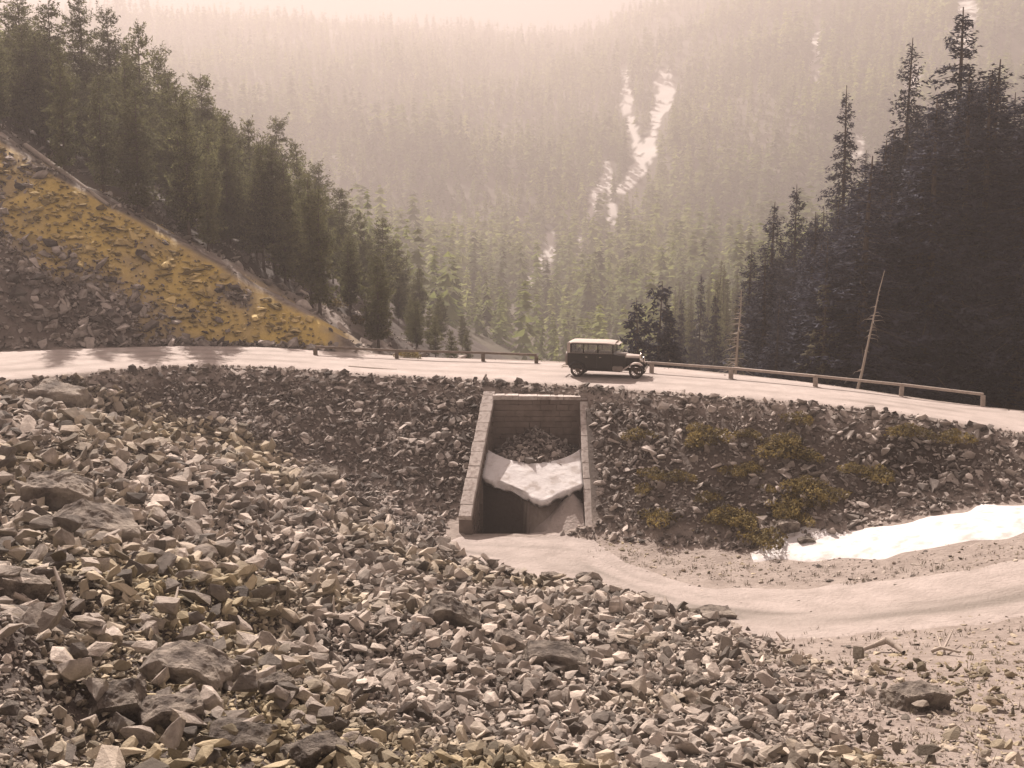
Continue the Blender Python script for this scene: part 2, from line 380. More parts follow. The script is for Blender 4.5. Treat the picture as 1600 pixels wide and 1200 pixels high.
def gattr(V):
    x, y, z = V.T
    d = y - Df(x)
    n1 = fbm(x, y, 6, 81)
    # ochre band along the top of the cut slope
    hillp = 5.4 + 0.56 * (-10 - np.clip(y - 70, 0, 400) * 0.16 - x)
    q = hillp - z
    och = sstep(0.1, 0.6, q + 0.5 * n1) * sstep(6.6, 2.0, q + 3.0 * n1 + 1.6 * noise(x, y, 1.5, 83)) * (d > 0.6) * (x < -3) * sstep(9.5, 14, -x + 2.5 * n1)
    ridge = (q < 0.15) & (d > 1) & (y < 90)
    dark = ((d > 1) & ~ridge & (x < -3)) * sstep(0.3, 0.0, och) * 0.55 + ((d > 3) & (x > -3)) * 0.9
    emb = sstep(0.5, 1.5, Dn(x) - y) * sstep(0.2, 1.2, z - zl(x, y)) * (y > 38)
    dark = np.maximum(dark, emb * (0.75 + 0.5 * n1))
    dark = np.maximum(dark, ((x > xl_in(y)) & (x < xr_in(y)) & (y > MY + 0.3) & (y < HY) & ((x - xl_in(y)) / (xr_in(y) - xl_in(y)) < 0.62 - 0.1 * (y - MY))) * 0.95)  # shade of the culvert pit darkened into its soil colour
    uu, vv, _ = proj(x, y, z)
    dark = np.maximum(dark, 0.85 * (y < 56) * (y > 5) * sstep(0.3, 0.7, talus_density(uu, vv, x, y)))  # soil under the talus darkened to stand in for shadow between stones
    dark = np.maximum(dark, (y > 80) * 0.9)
    return {'ochre': np.clip(och * (0.80 + 0.9 * fbm(x, y, 3.0, 84) + 0.6 * noise(x, y, 0.8, 88)), 0, 1) * 0.85, 'dark': np.clip(dark, 0, 1)}
xs = spaced([(-140, -60, 4), (-60, -32, 0.4), (-32, -4, 0.25), (-4, 6, 0.125), (6, 32, 0.25), (32, 60, 0.8), (60, 140.1, 4)])
ys = spaced([(-12, 8, 1.0), (8, 46, 0.25), (46, 58, 0.125), (58, 82, 0.3), (82, 180.1, 1.4)])
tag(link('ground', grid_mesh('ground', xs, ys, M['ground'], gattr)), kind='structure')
xs2 = spaced([(-1900, -1050, 50), (-1050, -10, 9), (-10, 270, 2.5), (270, 1050, 8), (1050, 1900.1, 50)]); ys2 = spaced([(179, 1600, 7), (1600, 3800.1, 80)])
def hattr(V): return {'snow': snow_mask(V[:, 0], V[:, 1], V[:, 2]) * (V[:, 1] > 250)}
me = grid_mesh('hills', xs2, ys2, M['hill'], hattr)
ho = link('hills', me); tag(ho, kind='structure')
# ground continuing to the sides and behind
def skirt():
    V = []; F = []
    for (x0, x1, y0, y1, n, m_) in ((-1900, -138, -400, 180, 34, 24), (138, 1900, -400, 180, 34, 24), (-140, 140, -400, -11, 10, 12)):
        X, Y = np.meshgrid(np.linspace(x0, x1, n), np.linspace(y0, y1, m_)); Z = G(np.clip(X, -140, 140), np.clip(Y, -12, 179)) - 0.3 + 0.25 * np.maximum(np.abs(X) - 140, 0)
        Z = np.minimum(Z, 300); b = sum(len(v) for v in V)
        V.append(np.c_[X.ravel(), Y.ravel(), Z.ravel()])
        i = (np.arange(m_ - 1)[:, None] * n + np.arange(n - 1)[None, :]).ravel() + b
        F.append(np.c_[i, i + 1, i + n + 1, i + n])
    return np.vstack(V), np.vstack(F)
V, F = skirt(); sk = link('terrain', np_mesh('terrain', V, F, M['hill'], smooth=True)); tag(sk, kind='structure')

# ---------------------------------------------------------------- roads
def road_strip():
    X = np.arange(-60, 60.01, 0.5); T = np.linspace(0, 1, 15); V = []
    for x in X:
        a, b = Dn(x) - 0.15 + 0.25 * float(noise(x, 0, 2, 5)), Df(x) + 0.3 + 0.5 * float(noise(x, 9, 3, 6))
        for t in T:
            y = a + (b - a) * t
            z = float(zr(x)) + 0.05 + 0.05 * math.sin(math.pi * t) - 0.05 * (t < 0.01 or t > 0.99) * 3
            if t > 0.99: z = max(z, 0)
            V.append((x, y, z + 0.03 * float(noise(x, y, 2.5, 7))))
    n = len(T); F = []
    for i in range(len(X) - 1):
        for j in range(n - 1): F.append((i * n + j, (i + 1) * n + j, (i + 1) * n + j + 1, i * n + j + 1))
    return np.array(V), np.array(F)
V, F = road_strip(); tr_ = np.tile(np.linspace(0, 1, 15), len(V) // 15)
rut = sum(np.exp(-((tr_ - c_) / .045) ** 2) * k_ for c_, k_ in ((0.29, .6), (0.5, .5), (0.71, .45))) * (0.5 + 1.5 * fbm(V[:, 0], V[:, 1] * 2, 5, 57)) + 0.9 * (tr_ < 0.05) + 0.5 * (tr_ > 0.95)
o = link('road', np_mesh('road', V, F, M['road'], smooth=True, attrs={'dark': np.clip(rut, 0, 1)})); tag(o, kind='structure')
def drape(name, top, bot, matr, off, n=160, m=14, bulge=0.0, rag=0.4, ruts=False):
    """sheet between two (u,v) curves, laid on the ground where it stands"""
    def hit(u, v):
        d = ray(u, v); t = 10.0
        for _ in range(900):
            p = np.array([0, 0, CAMZ]) + d * t
            if p[2] < float(GH(p[0], p[1])): break
            t += 0.1
        return p
    tt = np.array([hit(*p) for p in top]); bb = np.array([hit(*p) for p in bot])
    def rs(P):
        s = np.r_[0, np.cumsum(np.hypot(*np.diff(P[:, :2], axis=0).T))]; q = np.linspace(0, s[-1], n)
        return np.c_[np.interp(q, s, P[:, 0]), np.interp(q, s, P[:, 1])]
    A, B = rs(tt), rs(bb); V = []; At = []
    for j in range(m):
        t = j / (m - 1); Pm = A * (1 - t) + B * t
        Pm = Pm + np.c_[np.zeros(n), rag * (noise(Pm[:, 0], 7 * (t > .5), 1.1, 77) + noise(Pm[:, 0], 7 * (t > .5), 3.1, 78)) * max(0, 1 - min(t, 1 - t) / 0.35)]
        e = math.sin(math.pi * t) ** 1.1 if 0 < t < 1 else 0
        s = np.clip(np.minimum(np.arange(n), n - 1 - np.arange(n)) / 8.0, 0, 1) ** 0.5
        Z = G(Pm[:, 0], Pm[:, 1]) + off * min(1, 8 * min(t, 1 - t)) - 0.02 * (j in (0, m - 1)) + bulge * e * s
        V.append(np.c_[Pm, Z]); n_a = fbm(Pm[:, 0], Pm[:, 1] * 3, 6, 58); At.append(np.clip(sum(np.exp(-((t - c_) / w_) ** 2) * k_ for c_, w_, k_ in ((0.50, .05, 1.0), (0.66, .10, 1.1), (0.25, .03, .35), (0.86, .05, .4))) * (0.55 + 1.6 * n_a), 0, 1) if ruts else np.zeros(n))
    V = np.vstack(V); i = (np.arange(m - 1)[:, None] * n + np.arange(n - 1)[None, :]).ravel()
    return link(name, np_mesh(name, V, np.c_[i, i + n, i + n + 1, i + 1], matr, smooth=True, attrs={'dark': np.concatenate(At)}))
GXs = np.arange(-50, 50, 0.25); GYs = np.arange(4, 90, 0.25); GZ = G(*np.meshgrid(GXs, GYs))
def GH(x, y):
    x = np.asarray(x, float); y = np.asarray(y, float)
    fx = np.clip((x - GXs[0]) / 0.25, 0, len(GXs) - 1.001); fy = np.clip((y - GYs[0]) / 0.25, 0, len(GYs) - 1.001)
    i = fx.astype(int); j = fy.astype(int); a = fx - i; b = fy - j
    return (GZ[j, i] * (1 - a) + GZ[j, i + 1] * a) * (1 - b) + (GZ[j + 1, i] * (1 - a) + GZ[j + 1, i + 1] * a) * b
tr = drape('dirt_track', [(676, 850), (720, 838), (850, 838), (930, 842), (985, 880), (1100, 915), (1250, 918), (1400, 903), (1520, 885), (1640, 862), (1900, 800), (2150, 740)],
           [(674, 858), (720, 885), (800, 905), (880, 918), (960, 940), (1080, 985), (1230, 1000), (1380, 990), (1520, 975), (1660, 955), (1900, 900), (2150, 850)], M['track'], 0.05, n=260, m=60, rag=0.7, ruts=True)
tag(tr, kind='structure')
sn = drape('snow_bank', [(1172, 862), (1198, 846), (1232, 832), (1300, 822), (1400, 812), (1480, 796), (1550, 787), (1600, 784), (1680, 782)],
           [(1175, 876), (1240, 878), (1320, 874), (1420, 864), (1500, 850), (1570, 838), (1640, 822), (1700, 800)], M['snow'], 0.06, n=120, m=16, bulge=0.12, rag=1.1)
tag(sn, 'long white bank of old snow at the foot of the right embankment', 'snow bank')

# ---------------------------------------------------------------- culvert
cul = empty('culvert', (0, HY, -1.1)); tag(cul, 'stone culvert with pale capped wing walls set into the rubble embankment below the car', 'culvert')
def rough_box(mb, c, size, rot, j=0.03):
    vs = mb.box(c, size, rot)
    for v in vs: v.co += Vector((random.uniform(-j, j), random.uniform(-j, j), random.uniform(-j, j)))
def P(o, parent):
    o.parent = parent; o.matrix_parent_inverse = Matrix.Translation(-Vector(parent.location)) if True else Matrix(); return o
# headwall of coursed stone
mb = MB(); x0, x1 = HLT[0] - 0.5, HRT[0] + 0.5
zt = HRT[2] - 0.08; z = -0.6; ri = 0
mb.box(((x0 + x1) / 2, HY + 0.5, (zt - 1.5) / 2), (x1 - x0, 0.7, zt + 1.5))
while z < zt:
    h = min(random.uniform(0.22, 0.34), zt - z)
    if h < 0.06: break
    x = x0 - random.uniform(0, .3)
    while x < x1:
        wd = random.uniform(0.35, 0.85); a, b = max(x, x0), min(x + wd, x1)
        if b - a > 0.08: rough_box(mb, ((a + b) / 2, HY + 0.12 + random.uniform(-0.03, 0.03), z + h / 2), (b - a - 0.025, 0.24, h - 0.02), None, 0.012)
        x += wd
    z += h
P(mb.build('headwall', M['masonry']), cul)
mb = MB(); x = x0 + 0.45
while x < x1 - 0.45:
    wd = min(random.uniform(0.6, 1.0), x1 - 0.45 - x)
    if wd > 0.1: rough_box(mb, (x + wd / 2, HY + 0.22, zt + 0.07 + 0.5 * (1 - (x + wd / 2 - x0) / (x1 - x0)) * (HLT[2] - HRT[2])), (wd - 0.015, 0.62, 0.15 + (1 - (x + wd / 2 - x0) / (x1 - x0)) * (HLT[2] - HRT[2])), None, 0.012)
    x += wd
P(mb.build('headwall_cap', M['coping'], bevel=0.015, seg=1), cul)
for side in (-1, 1):
    def xin(y): return xl_in(y) if side < 0 else xr_in(y)
    T_, B_ = (HLT, HLB) if side < 0 else (HRT, HRB)
    TOPZ = gy(765, 617, HY)[2] if side < 0 else gy(915, 622, HY)[2]
    yb = gy(728, 800, MY)[1] - 0.15
    zb = gy(728, 806, MY)[2] if side < 0 else gy(922, 832, MY)[2]
    def topz(y): return TOPZ + (HY + 0.5 - y) / (HY + 0.5 - MY) * (zb - TOPZ)
    mb = MB(); ymax = HY + 0.1; N = 22
    bm_ = mb.bm; rows = []
    for k in range(N + 1):
        y = MY + (ymax - MY) * k / N; xi = xin(y); xo = xi + side * WT
        rows.append([bm_.verts.new((xi, y, -2.6)), bm_.verts.new((xi, y, topz(y) - 0.12)), bm_.verts.new((xo, y, topz(y) - 0.12)), bm_.verts.new((xo, y, -2.6))])
    for a, b in zip(rows, rows[1:]):
        for q in range(4): bm_.faces.new((a[q], a[(q + 1) % 4], b[(q + 1) % 4], b[q]))
    bm_.faces.new(rows[0]); bm_.faces.new(rows[-1])
    wl = P(mb.build('wing_wall', M['masonry']), cul)
    # face stones on the inner side and the toe
    mb = MB(); y = MY + 0.02
    while y < HY - 0.2:
        L_ = random.uniform(0.4, 0.75); ym = min(y + L_ / 2, HY - 0.1); z_ = -1.6
        while z_ < topz(ym) - 0.3:
            h = random.uniform(0.2, 0.34)
            if z_ + h > topz(y) - 0.1: break
            rough_box(mb, (xin(ym) - side * 0.005, ym, z_ + h / 2), (0.07, L_ - 0.03, h - 0.025), None, 0.012); z_ += h
        y += L_
    P(mb.build('facing_stones', M['masonry']), cul)
    mb = MB(); y = MY - 0.12; k = 0
    while y < HY + 0.45:
        L_ = random.uniform(0.45, 0.85); L_ = min(L_, HY + 0.5 - y + 0.02)
        if L_ < 0.12: break
        ym = y + L_ / 2; sl_ = math.atan2(TOPZ - zb, HY + 0.5 - MY)
        rough_box(mb, (xin(ym) + side * (WT / 2 + random.uniform(-.015, .015)), ym, topz(ym) + random.uniform(-0.004, 0.006)),
                  (WT + random.uniform(0.0, 0.05), L_ / math.cos(sl_) - 0.006, 0.28), (sl_, 0, -math.atan2(xin(ym + 1) - xin(ym), 1)), 0.008); y += L_
    P(mb.build('wall_cap', M['coping'], bevel=0.02, seg=1), cul)
# snow plug inside the recess
def snow_plug():
    n, m = 40, 26; top = []; 
    for j in range(m):
        for i in range(n):
            t = i / (n - 1); y0 = float(PY0(t)); y1 = 52.3 + 0.9 * (abs(t - 0.5) * 2) ** 2
            y = y0 + (y1 - y0) * j / (m - 1)
            x = xl_in(y) + 0.04 + (xr_in(y) - xl_in(y) - 0.08) * t
            z = 0.22 + (y - 49.75) * 0.48 + 0.08 * (abs(t - 0.5) * 2) ** 2 * (j / m) + 0.06 * float(fbm(x, y, 1.3, 5))
            if j == 0: z -= 0.06; y += 0.55 * float(fbm(x, 0, 0.6, 15))
            if j == 1: y += 0.4 * float(fbm(x, 0, 0.6, 15))
            z += 0.025 * float(fbm(x, y, 0.5, 16))
            top.append((x, y, z))
    V = np.array(top); W = V.copy(); W[:, 2] -= 0.26 + 0.14 * noise(W[:, 0], W[:, 1], 0.5, 3); W[:n, 1] += 0.12
    k = n * m; i = (np.arange(m - 1)[:, None] * n + np.arange(n - 1)[None, :]).ravel()
    F = [np.c_[i, i + 1, i + n + 1, i + n], np.c_[i, i + n, i + n + 1, i + 1] + k]
    e = np.arange(n - 1); F.append(np.c_[e, e + k, e + 1 + k, e + 1]); b = (m - 1) * n + e; F.append(np.c_[b, b + 1, b + 1 + k, b + k])
    l = np.arange(m - 1) * n; F.append(np.c_[l, l + n, l + n + k, l + k]); r_ = l + n - 1; F.append(np.c_[r_, r_ + k, r_ + n + k, r_ + n])
    return np.vstack([V, W]), np.vstack(F)
V, F = snow_plug(); tag(link('snow_drift', np_mesh('snow_drift', V, F, M['snow'], smooth=True)), 'white slab of snow lying between the two wing walls of the culvert', 'snow drift')

def sand_mound():
    ys_ = np.linspace(MY - 0.5, 51.3, 40); ts = np.linspace(0.5, 0.99, 30); Y_, T_ = np.meshgrid(ys_, ts, indexing='ij')
    X_ = xl_in(Y_) + T_ * (xr_in(Y_) - xl_in(Y_)); sp_ = 0.66 - 0.10 * (Y_ - MY)
    edge = np.minimum((T_ - 0.5) / 0.06, 1)
    Z_ = recess_floor(X_, Y_); Z_ = np.where(Y_ > PY0(T_) + 0.1, recess_floor(X_, PY0(T_) + 0.1), Z_); Z_ = Z_ + 0.05 * np.clip((T_ - sp_ + 0.15) / 0.1, -3, 1) + 0.04 * fbm(X_, Y_, 0.8, 3)
    V = np.c_[X_.ravel(), Y_.ravel(), Z_.ravel()]; i = (np.arange(39)[:, None] * 30 + np.arange(29)[None, :]).ravel()
    return V, np.c_[i, i + 1, i + 31, i + 30]
V, F = sand_mound(); tag(link('sand_mound', np_mesh('sand_mound', V, F, M['track'], smooth=True)), 'sunlit mound of pale sand at the right side of the culvert mouth', 'sand mound', kind='structure')

# ---------------------------------------------------------------- rocks
def hull(npts, flat, seed, jag=0.25):
    r = random.Random(seed); bm = bmesh.new()
    for _ in range(npts):
        v = Vector((r.gauss(0, 1), r.gauss(0, 1), r.gauss(0, 1))).normalized()
        # blocky: push towards a box
        mx = max(abs(v.x), abs(v.y), abs(v.z)); v = v.lerp(v / mx * 0.85, 0.6) * r.uniform(1 - jag, 1)
        bm.verts.new((v.x, v.y * r.uniform(0.75, 1), v.z * flat))
    bmesh.ops.convex_hull(bm, input=bm.verts)
    for v in [v for v in bm.verts if not v.link_faces]: bm.verts.remove(v)
    bmesh.ops.triangulate(bm, faces=bm.faces)
    bm.verts.index_update()
    V = np.array([v.co[:] for v in bm.verts]); F = np.array([[v.index for v in f.verts] for f in bm.faces]); bm.free()
    return V, F
PROTO = [hull(random.choice([10, 13, 16, 20, 24]), random.uniform(0.22, 0.65), 100 + i, random.uniform(0.2, 0.42)) for i in range(30)]
def rots(n, tilt):
    a = rng.uniform(0, 2 * np.pi, n); b = rng.normal(0, tilt, n); c = rng.normal(0, tilt, n)
    ca, sa, cb, sb, cc, sc = np.cos(a), np.sin(a), np.cos(b), np.sin(b), np.cos(c), np.sin(c)
    Z = np.zeros((n, 3, 3)); Z[:, 0, 0] = ca; Z[:, 0, 1] = -sa; Z[:, 1, 0] = sa; Z[:, 1, 1] = ca; Z[:, 2, 2] = 1
    X = np.zeros((n, 3, 3)); X[:, 0, 0] = 1; X[:, 1, 1] = cb; X[:, 1, 2] = -sb; X[:, 2, 1] = sb; X[:, 2, 2] = cb
    Yr = np.zeros((n, 3, 3)); Yr[:, 1, 1] = 1; Yr[:, 0, 0] = cc; Yr[:, 0, 2] = sc; Yr[:, 2, 0] = -sc; Yr[:, 2, 2] = cc
    return X @ Yr @ Z
def stones_mesh(name, pos, size, mat_, tilt=0.4):
    n = len(pos); Rm = rots(n, tilt); sc = np.c_[rng.uniform(.8, 1.25, n), rng.uniform(.6, 1.0, n), rng.uniform(.6, 1.0, n)] * size[:, None] / 2
    pid = rng.integers(0, len(PROTO), n); Vs, Fs, As = [], [], []; base = 0
    for k, (pv, pf) in enumerate(PROTO):
        idx = np.where(pid == k)[0]
        if not len(idx): continue
        v = pv[None] * sc[idx][:, None, :]; v = np.einsum('nij,nvj->nvi', Rm[idx], v) + pos[idx][:, None, :]
        f = pf[None] + (np.arange(len(idx)) * len(pv))[:, None, None] + base
        Vs.append(v.reshape(-1, 3)); Fs.append(f.reshape(-1, 3)); As.append(np.repeat(rng.random(len(idx)), len(pv))); base += len(idx) * len(pv)
    return np_mesh(name, np.vstack(Vs), np.vstack(Fs), mat_, attrs={'rnd': np.concatenate(As)})
def seen(x, y, z, mx=160):
    u, v, d = proj(x, y, z); return (d > 1) & (u > -mx) & (u < 1600 + mx) & (v < 1320) & (v > -50)
def powsize(n, a, smn, smx): return np.minimum(smn * (1 - rng.random(n)) ** (-1 / a), smx)
# talus: everything in front of the embankment on the left and centre, thinning out to the right
N = 330000
x = rng.uniform(-34, 26, N); y = rng.uniform(6, 56, N) ; y = 6 + (y - 6) 
z = GH(x, y); u, v, d = proj(x, y, z)
keep = seen(x, y, z) & (rng.random(N) < talus_density(u, v, x, y)) & (y < Dn(x) - 0.3)
x, y, z, u, v, d = [q[keep] for q in (x, y, z, u, v, d)]
leftish = sstep(700, 200, u); sz = powsize(len(x), 2.15, 0.058 + 0.0023 * d, 1.0); sz = np.minimum(sz, 0.17 + 0.016 * d + 0.35 * leftish * rng.random(len(x)))
sz = np.where(u > 1150, np.minimum(sz, 0.5), sz)
z = z + rng.uniform(-0.05, 0.55, len(x)) * sz
px = sz * FPX / d
inview = (u > 5) & (u < 1595) & (v > 560) & (v < 1195)
score = np.where(inview, px, 0); order = np.argsort(-score)
big = order[:250]; rest = order[250:]
tag(link('rubble', stones_mesh('rubble', np.c_[x, y, z][rest], sz[rest], M['rock'], 0.55)), 'loose pale angular rubble covering the talus in the foreground', 'rubble', kind='stuff')
# fine grit between them, near the camera
n = 60000; xg = rng.uniform(-16, 16, n); yg = rng.uniform(9, 27, n); zg_ = GH(xg, yg); ug, vg, dg = proj(xg, yg, zg_)
k = seen(xg, yg, zg_, 60) & (rng.random(n) < 0.15 + talus_density(ug, vg, xg, yg)); xg, yg, zg_ = xg[k], yg[k], zg_[k]
tag(link('grit', stones_mesh('grit', np.c_[xg, yg, zg_ + 0.02], powsize(len(xg), 2.2, 0.035, 0.12), M['rock'], 0.5)), 'fine broken grit between the foreground stones', 'grit', kind='stuff')
n = 9000; xg = rng.uniform(-34, 32, n); yg = rng.uniform(34, 72, n); onr = (yg > Dn(xg) - 0.2) & (yg < Df(xg) + 0.3); tg = (yg - Dn(xg)) / (Df(xg) - Dn(xg))
k = onr & (rng.random(n) < 0.12 + 0.9 * np.exp(-(tg / 0.08) ** 2) + 0.7 * np.exp(-((tg - 1) / 0.08) ** 2)); xg, yg = xg[k], yg[k]
tag(link('road_gravel', stones_mesh('road_gravel', np.c_[xg, yg, zr(xg) + 0.06], powsize(len(xg), 2.2, 0.05, 0.22), M['rock2'], 0.4)), 'loose gravel strewn along the edges of the upper road', 'gravel', kind='stuff')
# embankment fill stones
N = 90000
xe = rng.uniform(-32, 30, N); ye = rng.uniform(34, 62, N); ze = GH(xe, ye); ue, ve, de = proj(xe, ye, ze)
dn = Dn(xe)
keep = (ye < dn + 0.12) & seen(xe, ye, ze) & ((ze > zl(xe, ye) + 0.12) | (xe < -3)) & (rng.random(N) < 0.9) & (ye > 38)
keep &= ~((xe > xl_in(ye) - WT - 0.1) & (xe < xr_in(ye) + WT - 0.05) & (ye > MY - 0.3) & (ye < HY + 0.35))
veg = (ue > 1030) & (ue < 1330) & (ve < 850) & (rng.random(N) < 0.3); keep &= ~veg
xe, ye, ze, ue, ve, de = [q[keep] for q in (xe, ye, ze, ue, ve, de)]
se = powsize(len(xe), 2.3, 0.17, 0.75)
tag(link('fill_stones', stones_mesh('fill_stones', np.c_[xe, ye, ze + 0.1 * se], se, M['rock2'], 0.6)), 'dark broken stone facing the roadside embankment around the culvert', 'rubble', kind='stuff')
# cone of rubble against the headwall inside the recess + loose ones at the mouth
n = 900; yy = rng.uniform(52.35, HY - 0.1, n); tt = rng.uniform(0.04, 0.96, n); xx = xl_in(yy) + tt * (xr_in(yy) - xl_in(yy)); zz = G(xx, yy)
tag(link('rubble_cone', stones_mesh('rubble_cone', np.c_[xx, yy, zz + 0.03], powsize(n, 2.2, 0.13, 0.6), M['rock2'], 0.6)), 'heap of brown stones leaning on the headwall inside the culvert', 'rubble', kind='stuff')
# cut slope stones
N = 70000
xc = rng.uniform(-50, -3, N); yc = rng.uniform(54, 95, N); zc = GH(xc, yc); dd = yc - Df(xc)
oc = gattr(np.c_[xc, yc, zc])['ochre']
keep = (dd > 0.2) & seen(xc, yc, zc) & (rng.random(N) < np.where(oc > 0.35, 0.42, 0.9) * sstep(-0.9, 0.1, fbm(xc, yc, 5, 55)))
keep &= ((5.4 + 0.56 * (-10 - np.clip(yc - 70, 0, 400) * 0.16 - xc) - zc) > 0.7) | (rng.random(N) < 0.05)
xc, yc, zc, oc = [q[keep] for q in (xc, yc, zc, oc)]; sc_ = powsize(len(xc), 2.0, 0.2, 1.2); oo = oc > 0.25 + 0.5 * rng.random(len(xc))
tag(link('ochre_stones', stones_mesh('ochre_stones', np.c_[xc, yc, zc + 0.10][oo], sc_[oo], M['rock3'], 0.25)), 'ochre stones scattered over the yellow band of the cut slope', 'rubble', kind='stuff')
tag(link('slope_stones', stones_mesh('slope_stones', np.c_[xc, yc, zc + 0.12][~oo], sc_[~oo] * 1.15, M['rock2'], 0.6)), 'brown and grey stones covering the dark lower part of the cut slope above the road', 'rubble', kind='stuff')
# pebbles on the right flat and along the toe of the fill
N = 16000
xp = rng.uniform(-2, 30, N); yp = rng.uniform(14, 50, N); zp = GH(xp, yp); up, vp, dp = proj(xp, yp, zp)
toe = np.interp(up, [900, 950, 1100, 1200, 1350, 1600], [838, 845, 872, 880, 880, 850])
dens = 0.75 * sstep(990, 1090, vp + 0.15 * (up - 1100)) + 0.9 * ((vp > toe - 8) & (vp < toe + 32) & (up > 930)) + 0.14
keep = seen(xp, yp, zp) & (up > 900) & (yp < Dn(xp) - 7) & (rng.random(N) < dens)
xp, yp, zp = xp[keep], yp[keep], zp[keep]
tag(link('pebbles', stones_mesh('pebbles', np.c_[xp, yp, zp + 0.01], powsize(len(xp), 2.2, 0.07, 0.34), M['rock'], 0.3)), 'small stones strewn on the gravel flat and beside the track', 'pebbles', kind='stuff')

# individual stones: finer meshes shared by copies
def rock_mesh(name, seed, flat=0.6, sub=2, disp=0.045):
    V, F = hull(13, flat, seed, 0.34); bm = bmesh.new(); vs = [bm.verts.new(v) for v in V]
    for f in F:
        try: bm.faces.new([vs[i] for i in f])
        except ValueError: pass
    bmesh.ops.dissolve_limit(bm, angle_limit=0.12, verts=bm.verts, edges=bm.edges)
    bmesh.ops.bevel(bm, geom=list(bm.edges), offset=0.02, segments=1, affect='EDGES', clamp_overlap=True)
    bmesh.ops.triangulate(bm, faces=bm.faces)
    for _ in range(sub): bmesh.ops.subdivide_edges(bm, edges=[e for e in bm.edges if e.calc_length() > 0.28], cuts=1, use_grid_fill=True)
    bmesh.ops.triangulate(bm, faces=bm.faces); bm.normal_update()
    from mathutils import noise as mn
    for v in bm.verts: v.co += v.normal * disp * (mn.fractal(v.co * 1.7 + Vector((seed, 0, 0)), 0.7, 2.0, 5))
    me = bpy.data.meshes.new(name); bm.to_mesh(me); bm.free(); me.materials.append(M['rock']); return me
RM = [rock_mesh('stone', 300 + i, random.uniform(0.4, 0.8)) for i in range(14)]
for k, i in enumerate(big):
    o = link('stone', RM[k % len(RM)], loc=(x[i], y[i], z[i] + 0.08 * sz[i])); s = sz[i] / 2
    o.rotation_euler = (random.gauss(0, .35), random.gauss(0, .35), random.uniform(0, 6.28)); o.scale = (s * random.uniform(.95, 1.3), s * random.uniform(.7, 1), s * random.uniform(.6, 1))
    if u[i] < 500 and v[i] > 1040: tag(o, 'larger angular stone lying in the rubble near the lower left corner', 'stone', 'larger stones near the lower left corner')
    elif u[i] < 500 and v[i] < 860: tag(o, 'larger angular stone lying high on the left talus below the road', 'stone', 'larger stones high on the left talus')
    elif u[i] < 500: tag(o, 'larger angular stone lying in the rubble on the left part of the slope', 'stone', 'larger stones in the left rubble')
    elif u[i] < 1000: tag(o, 'larger angular stone lying in the rubble in the middle of the foreground', 'stone', 'larger stones in the middle rubble')
    else: tag(o, 'larger angular stone lying in the thinner rubble right of the middle', 'stone', 'larger stones in the right rubble')
def boulder_mesh(seed):
    # a broken block: near vertical or overhanging on one side, sloping away on the other
    r_ = random.Random(seed); pts = []
    for sx in (-1, -.35, .4, 1):
        top = r_.uniform(.55, 1.0) * (1 - .35 * abs(sx))
        pts += [(sx * r_.uniform(.85, 1.05), -1.0 + r_.uniform(-.1, .25), top * r_.uniform(.75, 1)), (sx * r_.uniform(.8, 1), -.75 + r_.uniform(-.1, .2), -.9),
                (sx * .9, r_.uniform(0, .5), top * r_.uniform(.8, 1.1)), (sx * r_.uniform(.8, 1.05), 1.0, r_.uniform(-.6, .1)), (sx * .9, .9, -.9)]
    bm = bmesh.new()
    for p in pts: bm.verts.new(p)
    bmesh.ops.convex_hull(bm, input=bm.verts)
    for v in [v for v in bm.verts if not v.link_faces]: bm.verts.remove(v)
    bmesh.ops.bevel(bm, geom=list(bm.edges), offset=0.05, segments=1, affect='EDGES', clamp_overlap=True)
    for _ in range(4):
        bmesh.ops.triangulate(bm, faces=bm.faces); bmesh.ops.subdivide_edges(bm, edges=[e for e in bm.edges if e.calc_length() > 0.13], cuts=1)
    bmesh.ops.triangulate(bm, faces=bm.faces); bm.normal_update()
    from mathutils import noise as mn
    for v in bm.verts:
        q = v.co * 1.5 + Vector((seed, 0, 0)); v.co += v.normal * (0.10 * mn.fractal(q, 0.8, 2.1, 6) - 0.05 * abs(mn.noise(q * 2.3)))
    me = bpy.data.meshes.new('boulder'); bm.to_mesh(me); bm.free(); me.materials.append(M['boulder']); return me
def boulder(u_, v_, wpx, hpx, label, seed, rot=(0, 0, 0), flat=0.7, sink=0.2, depth=0.8):
    d_ = ray(u_, v_); t = 8.0
    while t < 120:
        p = np.array([0, 0, CAMZ]) + d_ * t
        if p[2] < float(GH(p[0], p[1])): break
        t += 0.05
    dep = proj(*p)[2]; wm, hm = wpx * dep / FPX, hpx * dep / FPX
    o = link('boulder', boulder_mesh(seed), loc=(p[0], p[1], p[2] + hm * (0.5 - sink)))
    o.scale = (wm / 2 * 0.9, wm / 2 * depth, hm / 2 * 1.5); o.rotation_euler = rot; tag(o, label, 'boulder')
    return o
boulder(1432, 1106, 96, 50, 'big dark boulder standing alone on the gravel flat at lower right', 401, (0, 0.1, 0.3))
boulder(705, 985, 95, 62, 'large dark slab boulder tilted in the rubble below the culvert', 402, (0.2, 0.35, 0.2))
boulder(295, 1075, 150, 75, 'long humped boulder in the rubble at lower left', 403, (0.1, 0.15, -0.1))
boulder(265, 1125, 110, 60, 'dark overhanging boulder directly below the long humped boulder', 404, (0.2, 0, 0.4))
boulder(428, 1088, 58, 50, 'dark squarish boulder right of the long humped boulder', 405, (0, 0.2, 0.5))
boulder(180, 1108, 95, 50, 'pale flat faced slab rock left of the dark overhanging boulder', 406, (0.4, -0.2, 0.2))
boulder(865, 1045, 110, 50, 'low dark boulder with a shadowed hollow in the middle of the rubble', 407, (0.1, 0.2, 0.1))
